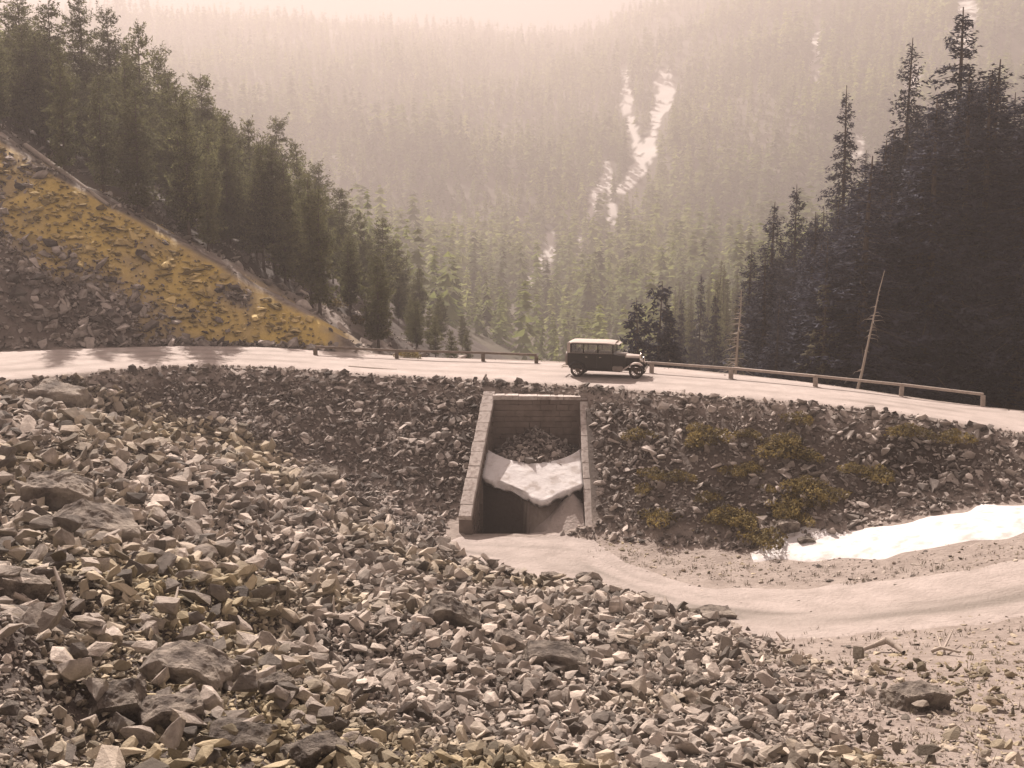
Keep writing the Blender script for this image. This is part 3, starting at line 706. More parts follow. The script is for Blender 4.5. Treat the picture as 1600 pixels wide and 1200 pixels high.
boulder(805, 1018, 70, 40, 'wedge shaped boulder between the tilted slab and the low dark boulder', 408, (0, 0.4, 0))
boulder(95, 800, 110, 80, 'large pale topped boulder high on the left talus', 409, (0.2, 0.1, 0.2))
boulder(90, 632, 100, 42, 'broad flat topped boulder just under the road edge at far left', 410, (0.1, 0.1, 0.1))
boulder(150, 850, 140, 75, 'big shadowed boulder in the left talus below the pale topped boulder', 411, (0.3, 0.1, 0.6))
boulder(500, 760, 70, 48, 'dark boulder at the foot of the left embankment', 412, (0.3, 0, 0.2))
boulder(860, 908, 34, 20, 'small rounded boulder at the edge of the sandy track', 413)
boulder(915, 908, 36, 18, 'cluster topped rock beside the small rounded boulder at the track edge', 414)
boulder(1230, 828, 40, 20, 'pale flat stone lying at the left tip of the snow bank', 415)
boulder(1258, 850, 30, 14, 'dark stone poking out of the snow bank', 416)
boulder(1085, 1075, 40, 26, 'squarish pale rock in the rubble left of the lone dark boulder', 417, (0.1, 0, 0.6))
boulder(1115, 965, 60, 22, 'low dark rock at the upper edge of the rubble beside the track', 418, (0, 0.1, 0.1))
boulder(380, 1160, 110, 46, 'pale ridge shaped boulder at the bottom edge left of centre', 419, (0.3, 0.1, 0))
boulder(490, 1185, 90, 50, 'pointed pale boulder at the bottom edge beside the ridge shaped boulder', 420, (0.2, 0.3, 0.8))
boulder(30, 930, 90, 55, 'dark boulder at the left edge of the talus', 421, (0.2, 0.3, 0.8))

# ---------------------------------------------------------------- trees
def tube_np(p0, p1, r0, r1, n=5):
    p0, p1 = np.array(p0, float), np.array(p1, float); d = p1 - p0; d /= np.linalg.norm(d) + 1e-9
    a = np.cross(d, [0, 0, 1.0]) if abs(d[2]) < 0.9 else np.cross(d, [1.0, 0, 0]); a /= np.linalg.norm(a); b = np.cross(d, a)
    k = np.arange(n) * 2 * np.pi / n; c = np.cos(k)[:, None] * a + np.sin(k)[:, None] * b
    V = np.vstack([p0 + c * r0, p1 + c * r1]); i = np.arange(n); j = (i + 1) % n
    return V, np.vstack([np.c_[i, j, j + n], np.c_[i, j + n, i + n]])
def merge(parts):
    Vs, Fs, b = [], [], 0
    for V, F in parts: Vs.append(V); Fs.append(F + b); b += len(V)
    return np.vstack(Vs), np.vstack(Fs)
def trunk_mesh(h, r, seed, lean=0.3):
    rr = np.random.default_rng(seed); n = 8; ph = rr.uniform(0, 6.28)
    pts = [(lean * math.sin(ph + 2.5 * i / n) * (i / n) * 0.5, lean * math.cos(ph + 2 * i / n) * (i / n) * 0.5, h * i / n) for i in range(n + 1)]
    rad = [r * (1 - 0.93 * (i / n) ** 0.9) * (1.35 if i == 0 else 1) for i in range(n + 1)]
    return merge([tube_np(pts[i], pts[i + 1], rad[i], rad[i + 1], 7) for i in range(n)]), pts
def conifer(name, h, r, seed, style='spruce', mat_='spruce', dens=1.0, start=0.1):
    """returns (trunk mesh, crown mesh): whorled, drooping boughs carrying many small needle sprays"""
    rr = np.random.default_rng(seed); (tv, tf), pts = trunk_mesh(h, 0.012 * h + 0.05, seed)
    limbs = []; C = []; 
    nw = int(h * (2.6 if style == 'spruce' else 2.4)); 
    for w_ in range(nw):
        t = start + (0.985 - start) * (w_ + rr.uniform(-.3, .3)) / nw; t = min(max(t, start), 0.99); zc_ = t * h; q = min(int(t * 8), 7); f = t * 8 - q
        cx = pts[q][0] * (1 - f) + pts[q + 1][0] * f; cy = pts[q][1] * (1 - f) + pts[q + 1][1] * f
        s = (t - start) / (1 - start)
        if style == 'spruce': prof = (1 - s) ** 0.85 * (0.72 + 0.28 * min(1, s * 6 + 0.3))
        else: prof = (math.sin(math.pi * min(1, (0.12 + 0.88 * s) ** 0.8)) ** 0.55) * 0.8 + 0.04; 
        if style == 'pine': prof = min(prof, 1.9 * (1 - s) ** 0.7)
        nb = rr.integers(4, 7)
        for _ in range(nb):
            L_ = r * prof * rr.uniform(0.55, 1.15) + 0.12
            if rr.random() < 0.08: L_ *= 1.25
            if rr.random() > 0.93 * dens and s < 0.9: continue
            az = rr.uniform(0, 2 * np.pi); up = rr.uniform(-0.45, -0.05) if style == 'spruce' else rr.uniform(-0.15, 0.5)
            if s > 0.85: up = rr.uniform(0.1, 0.9)
            dx, dy = math.cos(az), math.sin(az)
            p0 = np.array([cx, cy, zc_]); p1 = p0 + np.array([dx * L_, dy * L_, L_ * up]); mid = (p0 + p1) / 2 + np.array([0, 0, -0.06 * L_])
            limbs.append(tube_np(p0, p1, 0.012 * L_ + 0.015, 0.006, 3))
            k = max(4, int(L_ * 17 * dens)); tt = rr.uniform(0.12, 1.05, k)
            base = p0 + (p1 - p0) * tt[:, None] + np.c_[np.zeros(k), np.zeros(k), -0.24 * L_ * tt * (1 - tt)]
            sd = np.array([-dy, dx, 0]); wdt = 0.24 * L_ * (1.1 - tt) + 0.06
            base = base + sd * (rr.normal(0, 1, k) * wdt)[:, None] + np.c_[np.zeros(k), np.zeros(k), rr.normal(-0.05, 0.13, k)]
            C.append(np.c_[base, np.full(k, az), rr.uniform(0.14, 0.34, k) * (0.6 + 0.4 * (1 - s)) * (1.0 if style == 'spruce' else 1.15)])
    C = np.vstack(C); n = len(C)
    # each spray: two thin crossed triangles
    Vv = []; 
    for rep in range(2):
        a = C[:, 3] + rr.normal(0, 0.9, n); el = rr.normal(-0.25 if style == 'spruce' else 0.1, 0.5, n); s_ = C[:, 4] * rr.uniform(0.7, 1.3, n)
        D_ = np.c_[np.cos(a) * np.cos(el), np.sin(a) * np.cos(el), np.sin(el)]; ro = rr.normal(0, 1, (n, 3)); Wd = np.cross(D_, ro); Wd /= np.linalg.norm(Wd, axis=1)[:, None] + 1e-9
        B = C[:, :3]; wv = Wd * (s_ * rr.uniform(0.22, 0.42, n))[:, None]
        Vv.append(np.stack([B - D_ * (s_ * .35)[:, None] + wv * 0.6, B - wv, B + D_ * (s_)[:, None]], 1))
    V = np.concatenate(Vv, 0).reshape(-1, 3); F = np.arange(len(V)).reshape(-1, 3)
    lv, lf = merge(limbs); trV, trF = merge([(tv, tf), (lv, lf)])
    tm = np_mesh(name + '_trunk', trV, trF, M['bark']); cm = np_mesh(name + '_crown', V, F, M[mat_], attrs={'rnd': np.repeat(rr.random(len(V) // 3) * 0.5, 3)})
    return tm, cm
SPR = [conifer('spruce', 22 + 2 * (i % 3), 3.3 + 0.4 * (i % 2), 500 + i, 'spruce', 'spruce', 1.15) for i in range(5)]
PIN = [conifer('pine', 13 + 1.5 * (i % 3), 2.6 + 0.4 * (i % 3), 520 + i, 'pine', 'pine', 1.1, 0.12 + 0.04 * (i % 3)) for i in range(6)]
SML = [conifer('fir', 8, 2.0, 540 + i, 'spruce', 'spruce', 2.2, 0.03) for i in range(2)]
PAL = [conifer('pale', 9, 1.5, 550 + i, 'spruce', 'pale', 0.75, 0.08) for i in range(2)]
SLIM = [conifer('slim', 16, 1.7, 560 + i, 'spruce', 'pine', 1.1, 0.06) for i in range(4)]
def tree(name, pair, loc, h, h0, label, group=None, wide=1.0, rz=None):
    e = empty(name, loc, random.uniform(0, 6.28) if rz is None else rz); s = h / h0; e.scale = (s * wide, s * wide, s)
    tag(e, label, 'tree', group)
    a = link('trunk', pair[0], e); b = link('crown', pair[1], e); return e
def H0(me): return max(v.co.z for v in me.vertices)
hs = {}
def hh(pair):
    k = pair[0].name
    if k not in hs: hs[k] = H0(pair[0])
    return hs[k]
def place(name, pair, u_, vtop, y_, label, group=None, wide=1.0, vbase=None, h=None):
    """a tree standing on the ground at distance y_, tall enough to reach vtop"""
    X_ = gy(u_, 500, y_)[0]; zg = float(G(X_, y_)); zt_ = gy(u_, vtop, y_)[2]
    H = h or max(zt_ - zg, 2.5)
    return tree(name, pair, (X_, y_, zg - 0.15), H, hh(pair), label, group, wide)
# right side: named spruces, from the photograph's skyline
rt = [(1475, 8, 74, 'tallest dark spruce with its tip at the top edge on the right', 1.25), (1402, 55, 80, 'tall slim spruce left of the tallest one', 0.95),
      (1310, 130, 84, 'thin pointed spruce rising above the middle of the right guard rail', 0.85), (1240, 285, 88, 'spruce with a narrow tip left of the thin pointed spruce', 0.9),
      (1203, 312, 84, 'dense dark spruce whose crown starts right behind the weathered pale snag', 1.2), (1170, 385, 80, 'short dark spruce at the left foot of the dense right hand stand', 1.0),
      (1540, 88, 72, 'broad dark spruce right of the tallest one', 1.5), (1598, 60, 66, 'dark spruce at the right edge of the stand', 1.5),
      (1450, 150, 68, 'dark spruce in front of the tallest one', 1.4), (1370, 215, 72, 'dark spruce standing behind the leaning bare snag', 1.3),
      (1118, 455, 96, 'narrow dark fir left of the pale snag', 0.8), (1094, 425, 110, 'slim pointed fir between the two dark firs and the pale snag', 0.7), (1065, 460, 112, 'small slim fir just right of the pair of dark firs', 0.7)]
for i, (u_, vt, y_, lab, wd) in enumerate(rt): place('spruce', SPR[i % 5], u_, vt, y_, lab, 'spruces behind the right guard rail', wd * 1.25)
for i in range(125):
    y_ = random.uniform(66, 125); u_ = random.uniform(1190, 1700)
    vt = np.interp(u_, [1200, 1260, 1320, 1400, 1500, 1600, 1700], [390, 330, 250, 175, 110, 85, 60]) + random.uniform(0, 120)
    place('spruce', SPR[i % 5], u_, vt, y_, 'dark spruce within the %s of the crowded stand at right' % ('left edge' if u_ < 1320 else 'middle' if u_ < 1500 else 'right end'), 'spruces in the %s of the right stand' % ('left edge' if u_ < 1320 else 'middle' if u_ < 1500 else 'right end'), random.uniform(1.5, 2.2))
place('fir', SML[0], 1027, 436, 80, 'taller of two dark bushy firs beside the road in front of the car', None, 1.05)
place('fir', SML[1], 1000, 462, 78.5, 'shorter of two dark bushy firs beside the road in front of the car', None, 1.1)
place('fir', SML[0], 1045, 505, 79, 'low dark fir tucked against the right side of the two bushy firs', None, 1.3)
place('young_fir', PAL[0], 1152, 470, 66, 'sunlit pale green young fir around the pale snag', None, 0.9)
place('young_fir', PAL[1], 1285, 430, 66, 'pale drooping young fir behind the middle of the right rail', None, 1.2)
# left hillside pines: skyline then the wood below it
sky_l = [(-40, -20, 92), (15, -10, 96), (60, -30, 98), (105, -5, 90), (150, -15, 96), (190, 5, 100), (235, 30, 94), (270, 62, 100), (330, 112, 98), (352, 165, 104),
         (398, 180, 102), (440, 175, 108), (470, 215, 100), (505, 245, 110), (535, 290, 104), (565, 325, 112), (600, 335, 110), (622, 370, 116), (655, 415, 118), (690, 455, 122), (722, 490, 128)]
lab_l = {0: 'pine at the top left corner of the wood', 7: 'tall bushy pine leaning over the skyline left of the pale gap', 8: 'rounded pine standing apart on the left skyline', 11: 'slim crowned pine midway down the left skyline', 20: 'last small pine at the foot of the left wood'}
for i, (u_, vt, y_) in enumerate(sky_l):
    place('pine_tree', PIN[i % 6], u_, vt, y_, lab_l.get(i, 'pine forming the skyline of the left hillside wood'), 'pines along the left skyline', random.uniform(0.7, 1.05), h=None)
for i in range(130):
    t = random.random(); u_ = -60 + 790 * t
    rv = np.interp(u_, [-60, 0, 200, 400, 560, 740], [150, 200, 310, 430, 520, 560]); top = np.interp(u_, [-60, 0, 270, 500, 740], [-20, 0, 90, 260, 520])
    y_ = random.uniform(76, 128)
    X_ = gy(u_, 500, y_)[0]; zg = float(G(X_, y_)); uu, vb, dd_ = proj(X_, y_, zg)
    h = random.uniform(6.5, 13); vt = vb - h * FPX / dd_
    if vt < top + 15: h = max(4.0, (vb - top - 15 - random.uniform(0, 60)) * dd_ / FPX)
    if y_ - float(Df(X_)) < 4 or (5.4 + .56 * (-10 - (y_ - 70) * .16 - X_)) > float(zr(X_)) + .8 * (y_ - float(Df(X_))) - 0.8: continue
    tree('pine_tree', PIN[i % 6], (X_, y_, zg - 0.1), h, hh(PIN[i % 6]), 'pine inside the %s of the wood on the left hillside' % ('upper part' if u_ < 230 else 'middle part' if u_ < 480 else 'lower end'), 'pines in the %s of the left wood' % ('upper part' if u_ < 230 else 'middle part' if u_ < 480 else 'lower end'), random.uniform(0.65, 1.0))
# valley trees behind the road
for i in range(34):
    y_ = random.uniform(125, 215); u_ = random.uniform(1040, 1240); X_ = gy(u_, 500, y_)[0]; zg = float(G(X_, y_)); h = random.uniform(9, 15)
    tree('slim_conifer', SLIM[i % 4], (X_, y_, zg - 0.2), h, hh(SLIM[i % 4]), 'slender conifer in the valley beyond the road', 'slender conifers in the valley', random.uniform(0.8, 1.2))
# snags
def snag(u_, vtop, vbase, y_, lean, label, stubs, rad=0.16):
    X_, _, Zb = gy(u_, vbase, y_); zg = float(G(X_, y_)); H = gy(u_, vtop, y_)[2] - zg
    e = empty('dead_tree', (X_, y_, zg - 0.1)); tag(e, label, 'dead tree'); parts = []; n = 7; rr = random.Random(int(u_))
    pts = [Vector((lean * H * i / n + rr.uniform(-.04, .04), rr.uniform(-.04, .04), H * i / n)) for i in range(n + 1)]
    for i in range(n): parts.append(tube_np(pts[i], pts[i + 1], rad * (1 - .8 * i / n), rad * (1 - .8 * (i + 1) / n), 7))
    V, F = merge(parts); link('trunk', np_mesh('snag_trunk', V, F, M['deadwood'], smooth=True), e)
    parts = []
    for _ in range(stubs):
        t = rr.uniform(0.12, 0.95); p = pts[0].lerp(pts[-1], t); a = rr.uniform(0, 6.28); L_ = rr.uniform(0.2, 1.3) * (1.1 - t)
        q = p + Vector((math.cos(a) * L_, math.sin(a) * L_, rr.uniform(-.5, .1) * L_)); parts.append(tube_np(p, q, 0.03, 0.008, 4))
        q2 = q + Vector((math.cos(a + .5) * L_ * .4, math.sin(a + .5) * L_ * .4, -L_ * .3)); parts.append(tube_np(q, q2, 0.012, 0.005, 3))
    V, F = merge(parts); link('branches', np_mesh('snag_branches', V, F, M['deadwood']), e)
snag(1147, 450, 560, 65, 0.05, 'pale upright dead snag with short stubs behind the right guard rail', 70, 0.11)
snag(1335, 420, 590, 61, 0.17, 'tall bare leaning dead trunk behind the right guard rail', 26, 0.10)
snag(118, 195, 330, 86, -0.03, 'bare grey dead trunk on the ridge of the ochre slope', 20, 0.12)

# far forest as one mass
def far_forest():
    ys_ = []; xs_ = []
    y_ = 215.0
    while y_ < 1880:
        sp = 6.0 + (y_ - 215) * 0.0045; half = y_ * 0.56 + 25; n = int(2 * half / sp)
        xx = -half + 2 * half * (np.arange(n) + rng.uniform(-.5, .5, n)) / n; xs_.append(xx); ys_.append(y_ + rng.uniform(-.5, .5, n) * sp); y_ += sp
    X_ = np.concatenate(xs_); Y_ = np.concatenate(ys_); Z_ = G(X_, Y_)
    nn = fbm(X_, Y_, 60, 99); H = rng.uniform(7, 16, len(X_)) * (1 + 1.0 * nn) * np.clip(0.8 + Y_ / 600, 1, 1.7); 
    u_, v_, d_ = proj(X_, Y_, Z_); k = (rng.random(len(X_)) < 0.93) & (v_ < 640) & (fbm(X_, Y_, 22, 120, 2) > -0.42)
    for hh_ in (0.0, 0.25, 0.5, 0.75, 1.0): k &= ~((snow_mask(X_, Y_, Z_ + H * hh_) > 0) & (Y_ > 250) & (rng.random(len(X_)) < 0.97))
    X_, Y_, Z_, H = X_[k], Y_[k], Z_[k], H[k]; n = len(X_)
    Vs = []; Fs = []; At = []
    protos = []
    for p in range(10):
        rr = np.random.default_rng(800 + p); T = []
        for q in range(46):
            t = rr.uniform(0.04, 1) ** 0.9; rad = 0.165 * (1 - t) ** 0.8 * rr.uniform(0.6, 1.2) + 0.01; a = rr.uniform(0, 6.28)
            c = np.array([0, 0, t]); tip = np.array([math.cos(a) * rad, math.sin(a) * rad, t - rad * rr.uniform(0.1, 0.9)])
            w2 = 0.045 + 0.22 * rad; sd = np.array([-math.sin(a), math.cos(a), 0]) * w2
            T += [c * [1, 1, 1] + np.array([0, 0, 0.05 * (1 - t) + 0.012]), tip + sd, tip - sd]
        protos.append((np.array(T), np.arange(len(T)).reshape(-1, 3)))
    pid = rng.integers(0, 10, n); base = 0; az = rng.uniform(0, 6.28, n); wd = rng.uniform(0.8, 1.4, n); rd = rng.random(n)
    for p, (pv, pf) in enumerate(protos):
        i = np.where(pid == p)[0]; c, s = np.cos(az[i])[:, None], np.sin(az[i])[:, None]; h = H[i][:, None]; ww = wd[i][:, None] * h
        vx = (pv[None, :, 0] * c - pv[None, :, 1] * s) * ww + X_[i][:, None]; vy = (pv[None, :, 0] * s + pv[None, :, 1] * c) * ww + Y_[i][:, None]; vz = pv[None, :, 2] * h + Z_[i][:, None]
        Vs.append(np.stack([vx, vy, vz], 2).reshape(-1, 3)); Fs.append((pf[None] + (np.arange(len(i)) * len(pv))[:, None, None] + base).reshape(-1, 3)); At.append(np.repeat(rd[i], len(pv))); base += len(i) * len(pv)
    return np.vstack(Vs), np.vstack(Fs), np.concatenate(At), n
V, F, A, nfar = far_forest()
print('far trees', nfar)
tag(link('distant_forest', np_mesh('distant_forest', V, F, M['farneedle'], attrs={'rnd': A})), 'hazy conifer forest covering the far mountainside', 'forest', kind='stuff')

# ---------------------------------------------------------------- bushes and weeds
def bush_mesh(name, seed, mat_, r=0.95, n=900, tall=0.7, leaf=0.065):
    rr = np.random.default_rng(seed); a = rr.uniform(0, 6.28, n); q = rr.random(n) ** 0.5; zz = rr.random(n) ** 0.8 * tall * (1 - 0.5 * q)
    lump = 1 + 0.35 * np.sin(3 * a + seed) ; C = np.c_[np.cos(a) * q * r * lump, np.sin(a) * q * r * lump, zz]
    D = rr.normal(0, 1, (n, 3)); D[:, 2] = abs(D[:, 2]) * .8; D /= np.linalg.norm(D, axis=1)[:, None]; W_ = np.cross(D, rr.normal(0, 1, (n, 3))); W_ /= np.linalg.norm(W_, axis=1)[:, None]
    s = rr.uniform(.6, 1.5, n)[:, None] * leaf
    V = np.stack([C - D * s, C + W_ * s * .5, C + D * s, C - W_ * s * .5], 1).reshape(-1, 3); F = np.arange(len(V)).reshape(-1, 4)
    stems = []
    for _ in range(9):
        b = rr.uniform(0, 6.28); L_ = rr.uniform(.5, 1) * tall; stems.append(tube_np((0, 0, -0.1), (math.cos(b) * r * .6, math.sin(b) * r * .6, L_), 0.02, 0.006, 4))
    sv, sf = merge(stems)
    return np_mesh(name + '_leaves', V, F, M[mat_], attrs={'rnd': np.repeat(rr.random(n) * .5, 4)}), np_mesh(name + '_stems', sv, sf, M['bark'])
BU = [bush_mesh('bush', 600 + i, 'bush') for i in range(4)]
def bush(u_, v_, s, label, group, k, name='bush'):
    d_ = ray(u_, v_); t = 8.0
    while t < 140:
        p = np.array([0, 0, CAMZ]) + d_ * t
        if p[2] < float(GH(p[0], p[1])): break
        t += 0.1
    e = empty(name, p, random.uniform(0, 6)); e.scale = (s, s, s); tag(e, label, name, group)
    link('leaves', BU[k][0], e); link('stems', BU[k][1], e)
for i in range(30):
    u_ = random.gauss(1180, 95); v_ = random.uniform(655, 825)
    bush(u_, v_, random.uniform(0.45, 1.0), 'olive bush growing among the stones of the right embankment', 'bushes on the right embankment', i % 4)
for i, (u_, v_) in enumerate([(1105, 690), (1225, 712), (1200, 850), (1230, 800), (640, 560), (590, 525), (560, 505), (520, 480), (1490, 690), (1420, 680)]):
    bush(u_, v_, [1.2, 1.2, 1.1, 1.0, .8, .9, 1.0, 1.0, .9, .9][i], ['large olive bush high on the embankment right of the culvert', 'large yellowish bush in the middle of the right embankment', 'bush at the foot of the right embankment beside the snow bank',
         'bush just above the one at the foot of the right embankment', 'low bush behind the end post of the left rail', 'low bush on the ridge just left of the left rail', 'bush on the ridge line above the left rail', 'bush highest of those on the lower ridge line',
         'bush near the road edge at far right of the embankment', 'bush left of the one at far right below the road edge'][i], None, i % 4)
# sparse weeds as ground cover
n = 1500; xw = rng.uniform(3, 27, n); yw = rng.uniform(17, 46, n); zw = GH(xw, yw); uw, vw, dw = proj(xw, yw, zw)
toe = np.interp(uw, [900, 950, 1100, 1200, 1350, 1600], [838, 850, 885, 893, 890, 860])
k = ((vw > 985) & (rng.random(n) < 0.5)) | ((vw > toe - 6) & (vw < toe + 24)); xw, yw, zw = xw[k], yw[k], zw[k]
Vs = []
for X_, Y_, Z_ in zip(xw, yw, zw):
    for _ in range(9):
        a = random.uniform(0, 6.28); L_ = random.uniform(.05, .22); b = Vector((X_ + random.gauss(0, .07), Y_ + random.gauss(0, .07), Z_)); sd = Vector((math.cos(a + 1.57), math.sin(a + 1.57), 0)) * .012
        Vs += [b - sd, b + sd, b + Vector((math.cos(a) * L_ * .6, math.sin(a) * L_ * .6, L_))]
V = np.array([v[:] for v in Vs]); tag(link('dry_weeds', np_mesh('dry_weeds', V, np.arange(len(V)).reshape(-1, 3), M['weed'])), 'thin dry weeds on the gravel flat and along the track edge', 'weeds', kind='stuff')

# driftwood and poles
def hitg(u_, v_):
    d_ = ray(u_, v_); t = 8.0
    while t < 140:
        p = np.array([0, 0, CAMZ]) + d_ * t
        if p[2] < float(GH(p[0], p[1])): return p
        t += 0.05
    return p
def stick(pts, rads, label, lift=0.08, name='branch', extra=()):
    W_ = [hitg(a, b) + np.array([0, 0, lift + (c[0] if c else 0)]) for a, b, *c in pts]
    o_ = W_[0]; parts = [tube_np(W_[i] - o_, W_[i + 1] - o_, rads[i], rads[i + 1], 7) for i in range(len(W_) - 1)]
    for ex in extra:
        E_ = [hitg(a, b) + np.array([0, 0, lift + (c[0] if c else 0)]) for a, b, *c in ex]
        parts += [tube_np(E_[i] - o_, E_[i + 1] - o_, rads[-1] * 1.2, rads[-1] * .6, 5) for i in range(len(E_) - 1)]
    V, F = merge(parts); tag(link(name, np_mesh(name, V, F, M['deadwood'], smooth=True), loc=o_), label, name)
stick([(1345, 1020), (1368, 1018, .12), (1385, 1018, .25), (1400, 1020, .12), (1412, 1024)], [.05, .07, .1, .09, .06], 'pale bent root lying on the gravel flat at right')
stick([(1455, 1022), (1470, 1022, .1), (1500, 1026, 0.05)], [.05, .05, .03], 'thin twisted branch right of the pale bent root', extra=[[(1470, 1022, .1), (1462, 1010, .3)], [(1475, 1022, .1), (1488, 1006, .35)]])
stick([(950, 1150), (1010, 1158), (1075, 1163)], [.06, .055, .04], 'straight pale pole lying on the rubble near the bottom', 0.16, 'wooden_pole')
stick([(22, 950), (60, 968), (102, 976, .1), (95, 955, .3), (88, 940, .4)], [.05, .05, .05, .04, .02], 'bent pale branch on the left talus', 0.25)
stick([(268, 975), (280, 950, .35)], [.05, .02], 'short upright broken branch among the left rubble', 0.1)
stick([(545, 575), (580, 578), (620, 580)], [.09, .1, .06], 'dark fallen pole at the edge of the road by the left rail', 0.06, 'wooden_pole')
stick([(40, 232, 0.1), (100, 275, .1), (170, 325, .1)], [.22, .2, .12], 'pale fallen log along the ridge of the ochre slope', 0.1, 'fallen_log')

# ---------------------------------------------------------------- guard rails
def rail(posts, ph, label, mkey, hook=None, psz=0.22, skip_end=False):
    W_ = [gz(a, b, float(zr(gz(a, b, 4.6)[0]))) for a, b in posts]
    for q in W_: q[2] = max(float(zr(q[0])), float(G(q[0], q[1]))) 
    e = empty('guard_rail', W_[0]); tag(e, label, 'guard rail', 'timber guard rails along the road'); o_ = Vector(W_[0])
    for q in W_:
        d_ = Vector(W_[-1]) - Vector(W_[0]); mb = MB(); mb.box((0, 0, ph / 2 - .25), (psz, psz * .9, ph + .5), (0, 0, math.atan2(d_.y, d_.x))); o = mb.build('post', M[mkey], e, bevel=.012, seg=1); o.location = Vector(q) - o_; o.rotation_euler = (random.uniform(-.05, .05), random.uniform(-.04, .04), random.uniform(-.1, .1))
    for a, b in zip(W_, W_[1:]):
        a_, b_ = Vector(a) - o_, Vector(b) - o_; d_ = b_ - a_; L_ = d_.length; c = (a_ + b_) / 2 + Vector((0, 0, ph + .07))
        mb = MB(); mb.box((0, 0, 0), (L_ - .01, .2, .13)); o = mb.build('rail', M[mkey], e, bevel=.01, seg=1); o.location = c
        o.rotation_euler = d_.to_track_quat('X', 'Z').to_euler(); o.rotation_euler.y += random.uniform(-.006, .006); o.rotation_euler.x += random.uniform(-.06, .06)
rail([(893, 577), (1018, 585), (1142, 594), (1274, 606), (1408, 618), (1536, 632)], .58, 'light timber guard rail on posts running right from the front of the car', 'timber')
rail([(493, 556), (620, 562), (755, 566), (838, 569)], .5, 'dark low timber guard rail on the far side of the road left of the car', 'timber_dark', psz=.22)

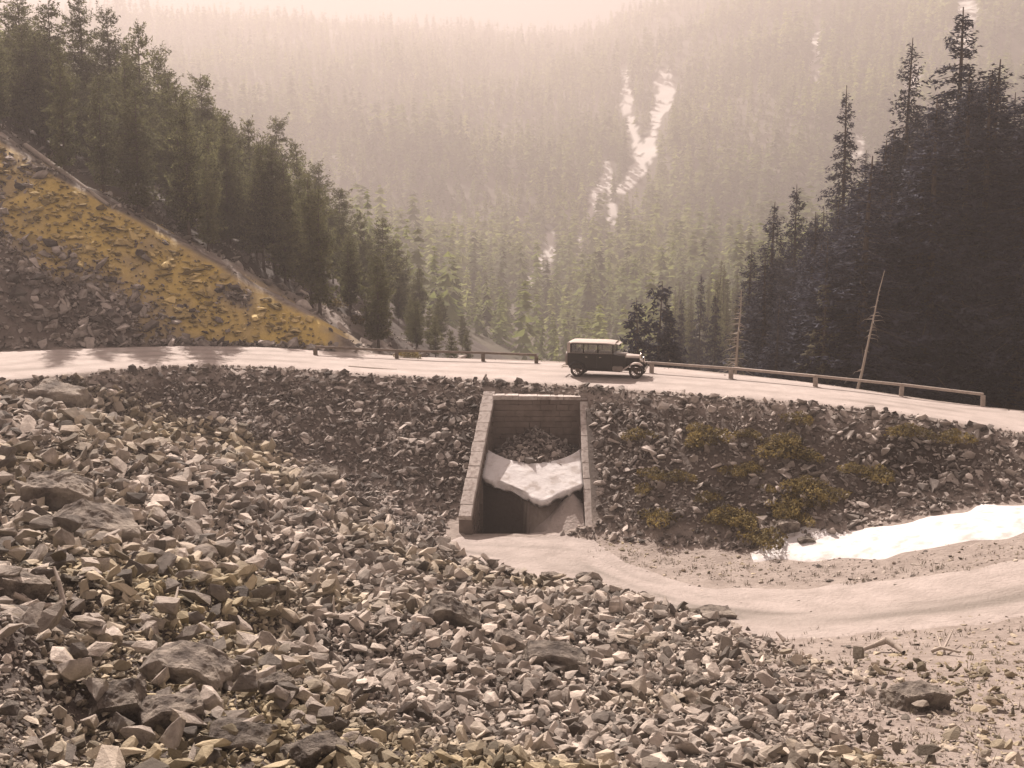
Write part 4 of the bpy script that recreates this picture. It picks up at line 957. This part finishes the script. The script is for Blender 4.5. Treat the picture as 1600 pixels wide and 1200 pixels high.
# ---------------------------------------------------------------- car
def paint_highlight(o):  # bright reflection on upward faces, painted with the pale roof colour
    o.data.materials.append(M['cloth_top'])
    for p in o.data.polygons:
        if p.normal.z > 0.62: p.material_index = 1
def build_car():
    RA, FA, WR = -1.6, 1.6, 0.39
    e = empty('vintage_car', (0, 0, 0)); tag(e, 'black vintage sedan with pale roof and rear spare wheel driving on the embankment road', 'car')
    hw = .76
    # body: tub with window openings (pillars kept)
    mb = MB()
    outline = [(-2.08, .55), (-1.95, .47), (1.0, .47), (1.0, 1.2), (.45, 1.28), (.36, 1.31), (-2.08, 1.31), (-2.14, 1.15), (-2.14, .7)]
    mb.prism(outline, -hw, hw)
    for s in (-1, 1):
        for (xa, xb) in ((-2.06, -1.93), (-1.30, -1.24), (-.52, -.45), (.30, .37)):
            mb.box(((xa + xb) / 2, s * (hw - .035), 1.57), (xb - xa, .05, .54))
        mb.box((-.85, s * (hw - .035), 1.83), (2.45, .055, .06))
    mb.box((-2.04, 0, 1.42), (.06, 1.4, .24)); mb.box((-2.04, -.5, 1.66), (.06, .42, .3)); mb.box((-2.04, .5, 1.66), (.06, .42, .3)); mb.box((-2.04, 0, 1.82), (.06, 1.4, .06))
    mb.box((.35, 0, 1.83), (.05, 1.4, .07))
    body = mb.build('body', M['paint'], e, bevel=.02)
    mb = MB(); o2 = [(-1.22, .52), (-.56, .52), (-.56, 1.26), (-1.22, 1.26)]
    for s in (-1, 1):
        for (xa, xb) in ((-1.2, -.52), (-.44, .28)):
            mb = MB(); mb.box(((xa + xb) / 2, s * (hw + .012), .9), (xb - xa, .03, .74)); dr = mb.build('door', M['paint'], e, bevel=.012)
            mb = MB(); mb.box((xa + .1, s * (hw + .05), 1.12), (.12, .03, .025)); mb.build('handle', M['chrome'], dr, bevel=.006)
    mb = MB(); mb.box((-.86, 0, 1.318), (2.4, 1.55, .03)); mb.build('belt_moulding', M['dusty'], e, bevel=.008)
    # roof, slightly domed with rounded rear and front visor
    bm = bmesh.new(); nx_, ny_ = 22, 12; vs = []
    for i in range(nx_ + 1):
        xx_ = -2.17 + 2.62 * i / nx_; ti = i / nx_
        for j in range(ny_ + 1):
            tj = 2 * j / ny_ - 1; dome = 2.0 - .10 * abs(tj) ** 2.6 - .16 * max(0, (.12 - ti) / .12) ** 2 - .05 * max(0, (ti - .75) / .25) ** 2
            vs.append(bm.verts.new((xx_, tj * (hw + .025), dome)))
    n1_ = ny_ + 1
    for i in range(nx_):
        for j in range(ny_): bm.faces.new((vs[i * n1_ + j], vs[(i + 1) * n1_ + j], vs[(i + 1) * n1_ + j + 1], vs[i * n1_ + j + 1]))
    ret = bmesh.ops.extrude_face_region(bm, geom=list(bm.faces))
    for v in [g_ for g_ in ret['geom'] if isinstance(g_, bmesh.types.BMVert)]: v.co.z = min(v.co.z - .05, 1.86)
    q = MB(); q.bm.free(); q.bm = bm; q.build('roof', M['cloth_top'], e, smooth=False)
    mb = MB(); mb.prism([(-2.19, 1.3), (-2.08, 1.3), (-2.08, 1.88), (-2.17, 1.88)], -.74, .74); mb.build('rear_quarter', M['cloth_top'], e, bevel=.02)
    for s in (-1, 1):
        mb = MB(); mb.box((-2.07, s * (hw - .02), 1.6), (.14, .07, .58)); mb.build('rear_pillar', M['cloth_top'], e, bevel=.015)
    mb = MB(); mb.box((.53, 0, 1.84), (.26, 1.35, .025), (0, .28, 0)); mb.build('sun_visor', M['cloth_top'], e, bevel=.008)
    # glass
    for s in (-1, 1):
        for (xa, xb) in ((-1.93, -1.30), (-1.24, -.52), (-.45, .30)):
            mb = MB(); mb.box(((xa + xb) / 2, s * (hw - .04), 1.56), (xb - xa - .01, .008, .47)); mb.build('window', M['glass'], e)
    mb = MB(); mb.box((.345, 0, 1.56), (.008, 1.38, .46)); mb.build('windshield', M['glass'], e)
    mb = MB(); mb.box((-2.04, 0, 1.66), (.008, .56, .26)); mb.build('rear_window', M['glass'], e)
    # hood with louvres
    mb = MB(); bm = mb.bm; rings = []
    for xx_, w_, zt_ in ((.98, .66, 1.27), (1.05, .60, 1.27), (1.4, .46, 1.25), (1.72, .36, 1.23)):
        ring = [(xx_, -w_, .62), (xx_, -w_, zt_ - .14), (xx_, -w_ * .75, zt_ - .04), (xx_, 0, zt_ + .01), (xx_, w_ * .75, zt_ - .04), (xx_, w_, zt_ - .14), (xx_, w_, .62)]
        rings.append([bm.verts.new(p) for p in ring])
    for a, b in zip(rings, rings[1:]):
        for k in range(7): bm.faces.new((a[k], a[(k + 1) % 7], b[(k + 1) % 7], b[k]))
    bm.faces.new(rings[0]); bm.faces.new(rings[-1]); hood = mb.build('hood', M['paint'], e, bevel=.015); paint_highlight(hood)
    mb = MB(); mb.prism([(.42, 1.29), (1.0, 1.285), (1.0, 1.2), (.42, 1.2)], -.5, .5); mb.build('cowl', M['dusty'], e, bevel=.02)
    mb = MB()
    for s in (-1, 1):
        for k in range(12): mb.box((1.12 + k * .042, s * (.575 - k * .016), .93), (.012, .03, .3))
    mb.build('louvres', M['paint'], hood)
    mb = MB(); mb.prism([(1.72, .55), (1.72, 1.24), (1.80, 1.26), (1.82, 1.2), (1.82, .55)], -.36, .36); rad = mb.build('radiator', M['chrome'], e, bevel=.02)
    mb = MB(); mb.box((1.825, 0, .9), (.012, .6, .58)); mb.build('grille', M['rubber'], rad)
    mb = MB(); mb.lathe([(0.001, 0), (.035, 0), (.04, .05), (.02, .06), (.015, .15), (.001, .17)], (1.76, 0, 1.25), 10, 'Z'); mb.build('cap', M['chrome'], rad)
    # fenders: swept sheets
    def fender(s, pts, w_, m_='paint'):
        bm = bmesh.new(); rows = []
        for k, (px_, pz_) in enumerate(pts):
            row = []
            for j in range(6):
                t = j / 5; row.append(bm.verts.new((px_, s * (.53 + w_ * t), pz_ + .045 * math.sin(math.pi * min(1, t * 1.1)) - (.05 if j == 5 else 0))))
            rows.append(row)
        for a, b in zip(rows, rows[1:]):
            for j in range(5): bm.faces.new((a[j], a[j + 1], b[j + 1], b[j]))
        ret = bmesh.ops.extrude_face_region(bm, geom=list(bm.faces))
        for v in [g_ for g_ in ret['geom'] if isinstance(g_, bmesh.types.BMVert)]: v.co.z -= .02
        q = MB(); q.bm.free(); q.bm = bm; return q.build('fender', M[m_], e)
    for s in (-1, 1):
        r_ = WR + .09
        fp = [(FA + r_ * math.cos(a), WR + r_ * math.sin(a)) for a in np.linspace(R(12), R(140), 14)] + [(1.02, .56), (.86, .47), (.7, .42)]
        paint_highlight(fender(s, fp, .38, 'paint'))
        rp = [(RA + r_ * math.cos(a), WR + r_ * math.sin(a)) for a in np.linspace(R(15), R(168), 16)]
        fender(s, rp, .36)
        mb = MB(); mb.box((-.22, s * .78, .40), (1.95, .3, .035)); mb.build('running_board', M['rubber'], e, bevel=.008)
        mb = MB(); mb.box((.62, s * .80, .54), (.56, .22, .24)); mb.build('tool_box', M['dusty'], e, bevel=.03)
        mb = MB(); mb.lathe([(.001, -.14), (.06, -.13), (.1, -.04), (.115, .03), (.115, .06), (.001, .075)], (1.86, s * .42, .98), 18, 'X')
        hd = mb.build('headlight', M['chrome'], e, smooth=True)
        mb = MB(); mb.tube([(1.84, s * .42, .62), (1.84, s * .42, .88)], .018, 6); mb.build('bracket', M['paint'], hd)
        mb = MB(); mb.box((1.5 if 0 else 0.0, s * .36, .42), (4.0, .06, .09)); mb.build('chassis_rail', M['rubber'], e)
    # wheels
    def wheel(xc_, yc_, s, name='wheel', axis='Y'):
        w_ = empty(name, (xc_, yc_, WR)); w_.parent = e
        prof = [(.29, -.05), (.32, -.068), (.36, -.06), (.385, -.03), (.39, 0), (.385, .03), (.36, .06), (.32, .068), (.29, .05), (.28, 0), (.29, -.05)]
        mb = MB(); mb.lathe(prof, (0, 0, 0), 32, axis); mb.build('tyre', M['rubber'], w_, smooth=True)
        mb = MB(); mb.lathe([(.26, -.04), (.295, -.045), (.295, .045), (.26, .04), (.26, -.04)], (0, 0, 0), 32, axis)
        if axis == 'Y':
            for k in range(12):
                a = k * math.pi / 6; mb.tube([(.06 * math.cos(a), 0, .06 * math.sin(a)), (.27 * math.cos(a), 0, .27 * math.sin(a))], [.024, .017], 6)
            mb.lathe([(.001, s * .11), (.05, s * .105), (.065, s * .05), (.09, s * .03), (.09, -s * .03), (.001, -s * .04)], (0, 0, 0), 16, 'Y')
        else:
            mb.lathe([(.001, -.05), (.2, -.05), (.27, -.03)], (0, 0, 0), 24, 'X')
        mb.build('rim', M['wood_spoke'] if axis == 'Y' else M['dusty'], w_)
        return w_
    for s in (-1, 1):
        wheel(FA, s * .71, s); wheel(RA, s * .71, s)
    sp = wheel(-2.27, 0, 1, 'spare_wheel', 'X'); sp.location = (-2.27, 0, .92)
    mb = MB(); mb.lathe([(.001, -.09), (.3, -.09), (.39, -.07), (.405, 0), (.39, .05)], (0, 0, 0), 32, 'X'); mb.build('cover', M['dusty'], sp, smooth=True)
    mb = MB(); mb.tube([(-1.6, -.7, WR), (-1.6, .7, WR)], .035, 8); mb.tube([(1.6, -.7, WR), (1.6, .7, WR)], .03, 8); mb.build('axle', M['rubber'], e)
    for xx_ in (2.06, -2.48):
        mb = MB(); mb.box((xx_, 0, .56), (.03, 1.3, .06)); mb.box((xx_, 0, .46), (.03, 1.3, .05))
        for s in (-1, 1): mb.box((xx_ - math.copysign(.15, xx_), s * .36, .5), (.3, .04, .05))
        mb.build('bumper', M['chrome'], e, bevel=.006)
    for xx_ in (-.35, -1.45):
        mb = MB(); mb.box((xx_, 0, .95), (.5, 1.25, .25)); mb.box((xx_ - .25, 0, 1.2), (.14, 1.25, .5), (0, -.12, 0)); mb.build('seat', M['seat'], e, bevel=.04)
    mb = MB(); t_ = [( .08 + .0 * k, .36 + .19 * math.cos(k * math.pi / 8), 1.36 + .17 * math.sin(k * math.pi / 8)) for k in range(17)]; mb.tube(t_, .015, 6, cap=False); mb.tube([(.08, .36, 1.36), (.4, .36, 1.1)], .015, 6); mb.build('steering_wheel', M['rubber'], e)
    return e
car = build_car()
cr = gz(901, 589, 4.65); cf = gz(995, 594, 4.65)
mid = (cr + cf) / 2; yaw = math.atan2(cf[1] - cr[1], cf[0] - cr[0])
yaw = max(yaw, R(-14))
car.rotation_euler = (0, 0, yaw); off = Vector((0, .71, 0)); off.rotate(Euler((0, 0, yaw)))
car.location = Vector((mid[0], mid[1], float(zr(mid[0])) + .085)) + off
# ---------------------------------------------------------------- haze
mb = MB(); mb.box((0, 1700, 160), (3900, 4400, 480)); hz = mb.build('haze', None); tag(hz, 'thin warm haze filling the valley air', 'haze', kind='stuff')
hm = bpy.data.materials.new('haze'); hm.use_nodes = True; n_ = hm.node_tree; n_.nodes.clear()
pv = n_.nodes.new('ShaderNodeVolumePrincipled'); pv.inputs['Color'].default_value = (0.87, 0.755, 0.71, 1); pv.inputs['Density'].default_value = 0.00128; pv.inputs['Anisotropy'].default_value = 0.27
ou = n_.nodes.new('ShaderNodeOutputMaterial'); n_.links.new(pv.outputs[0], ou.inputs['Volume']); hz.data.materials.append(hm)
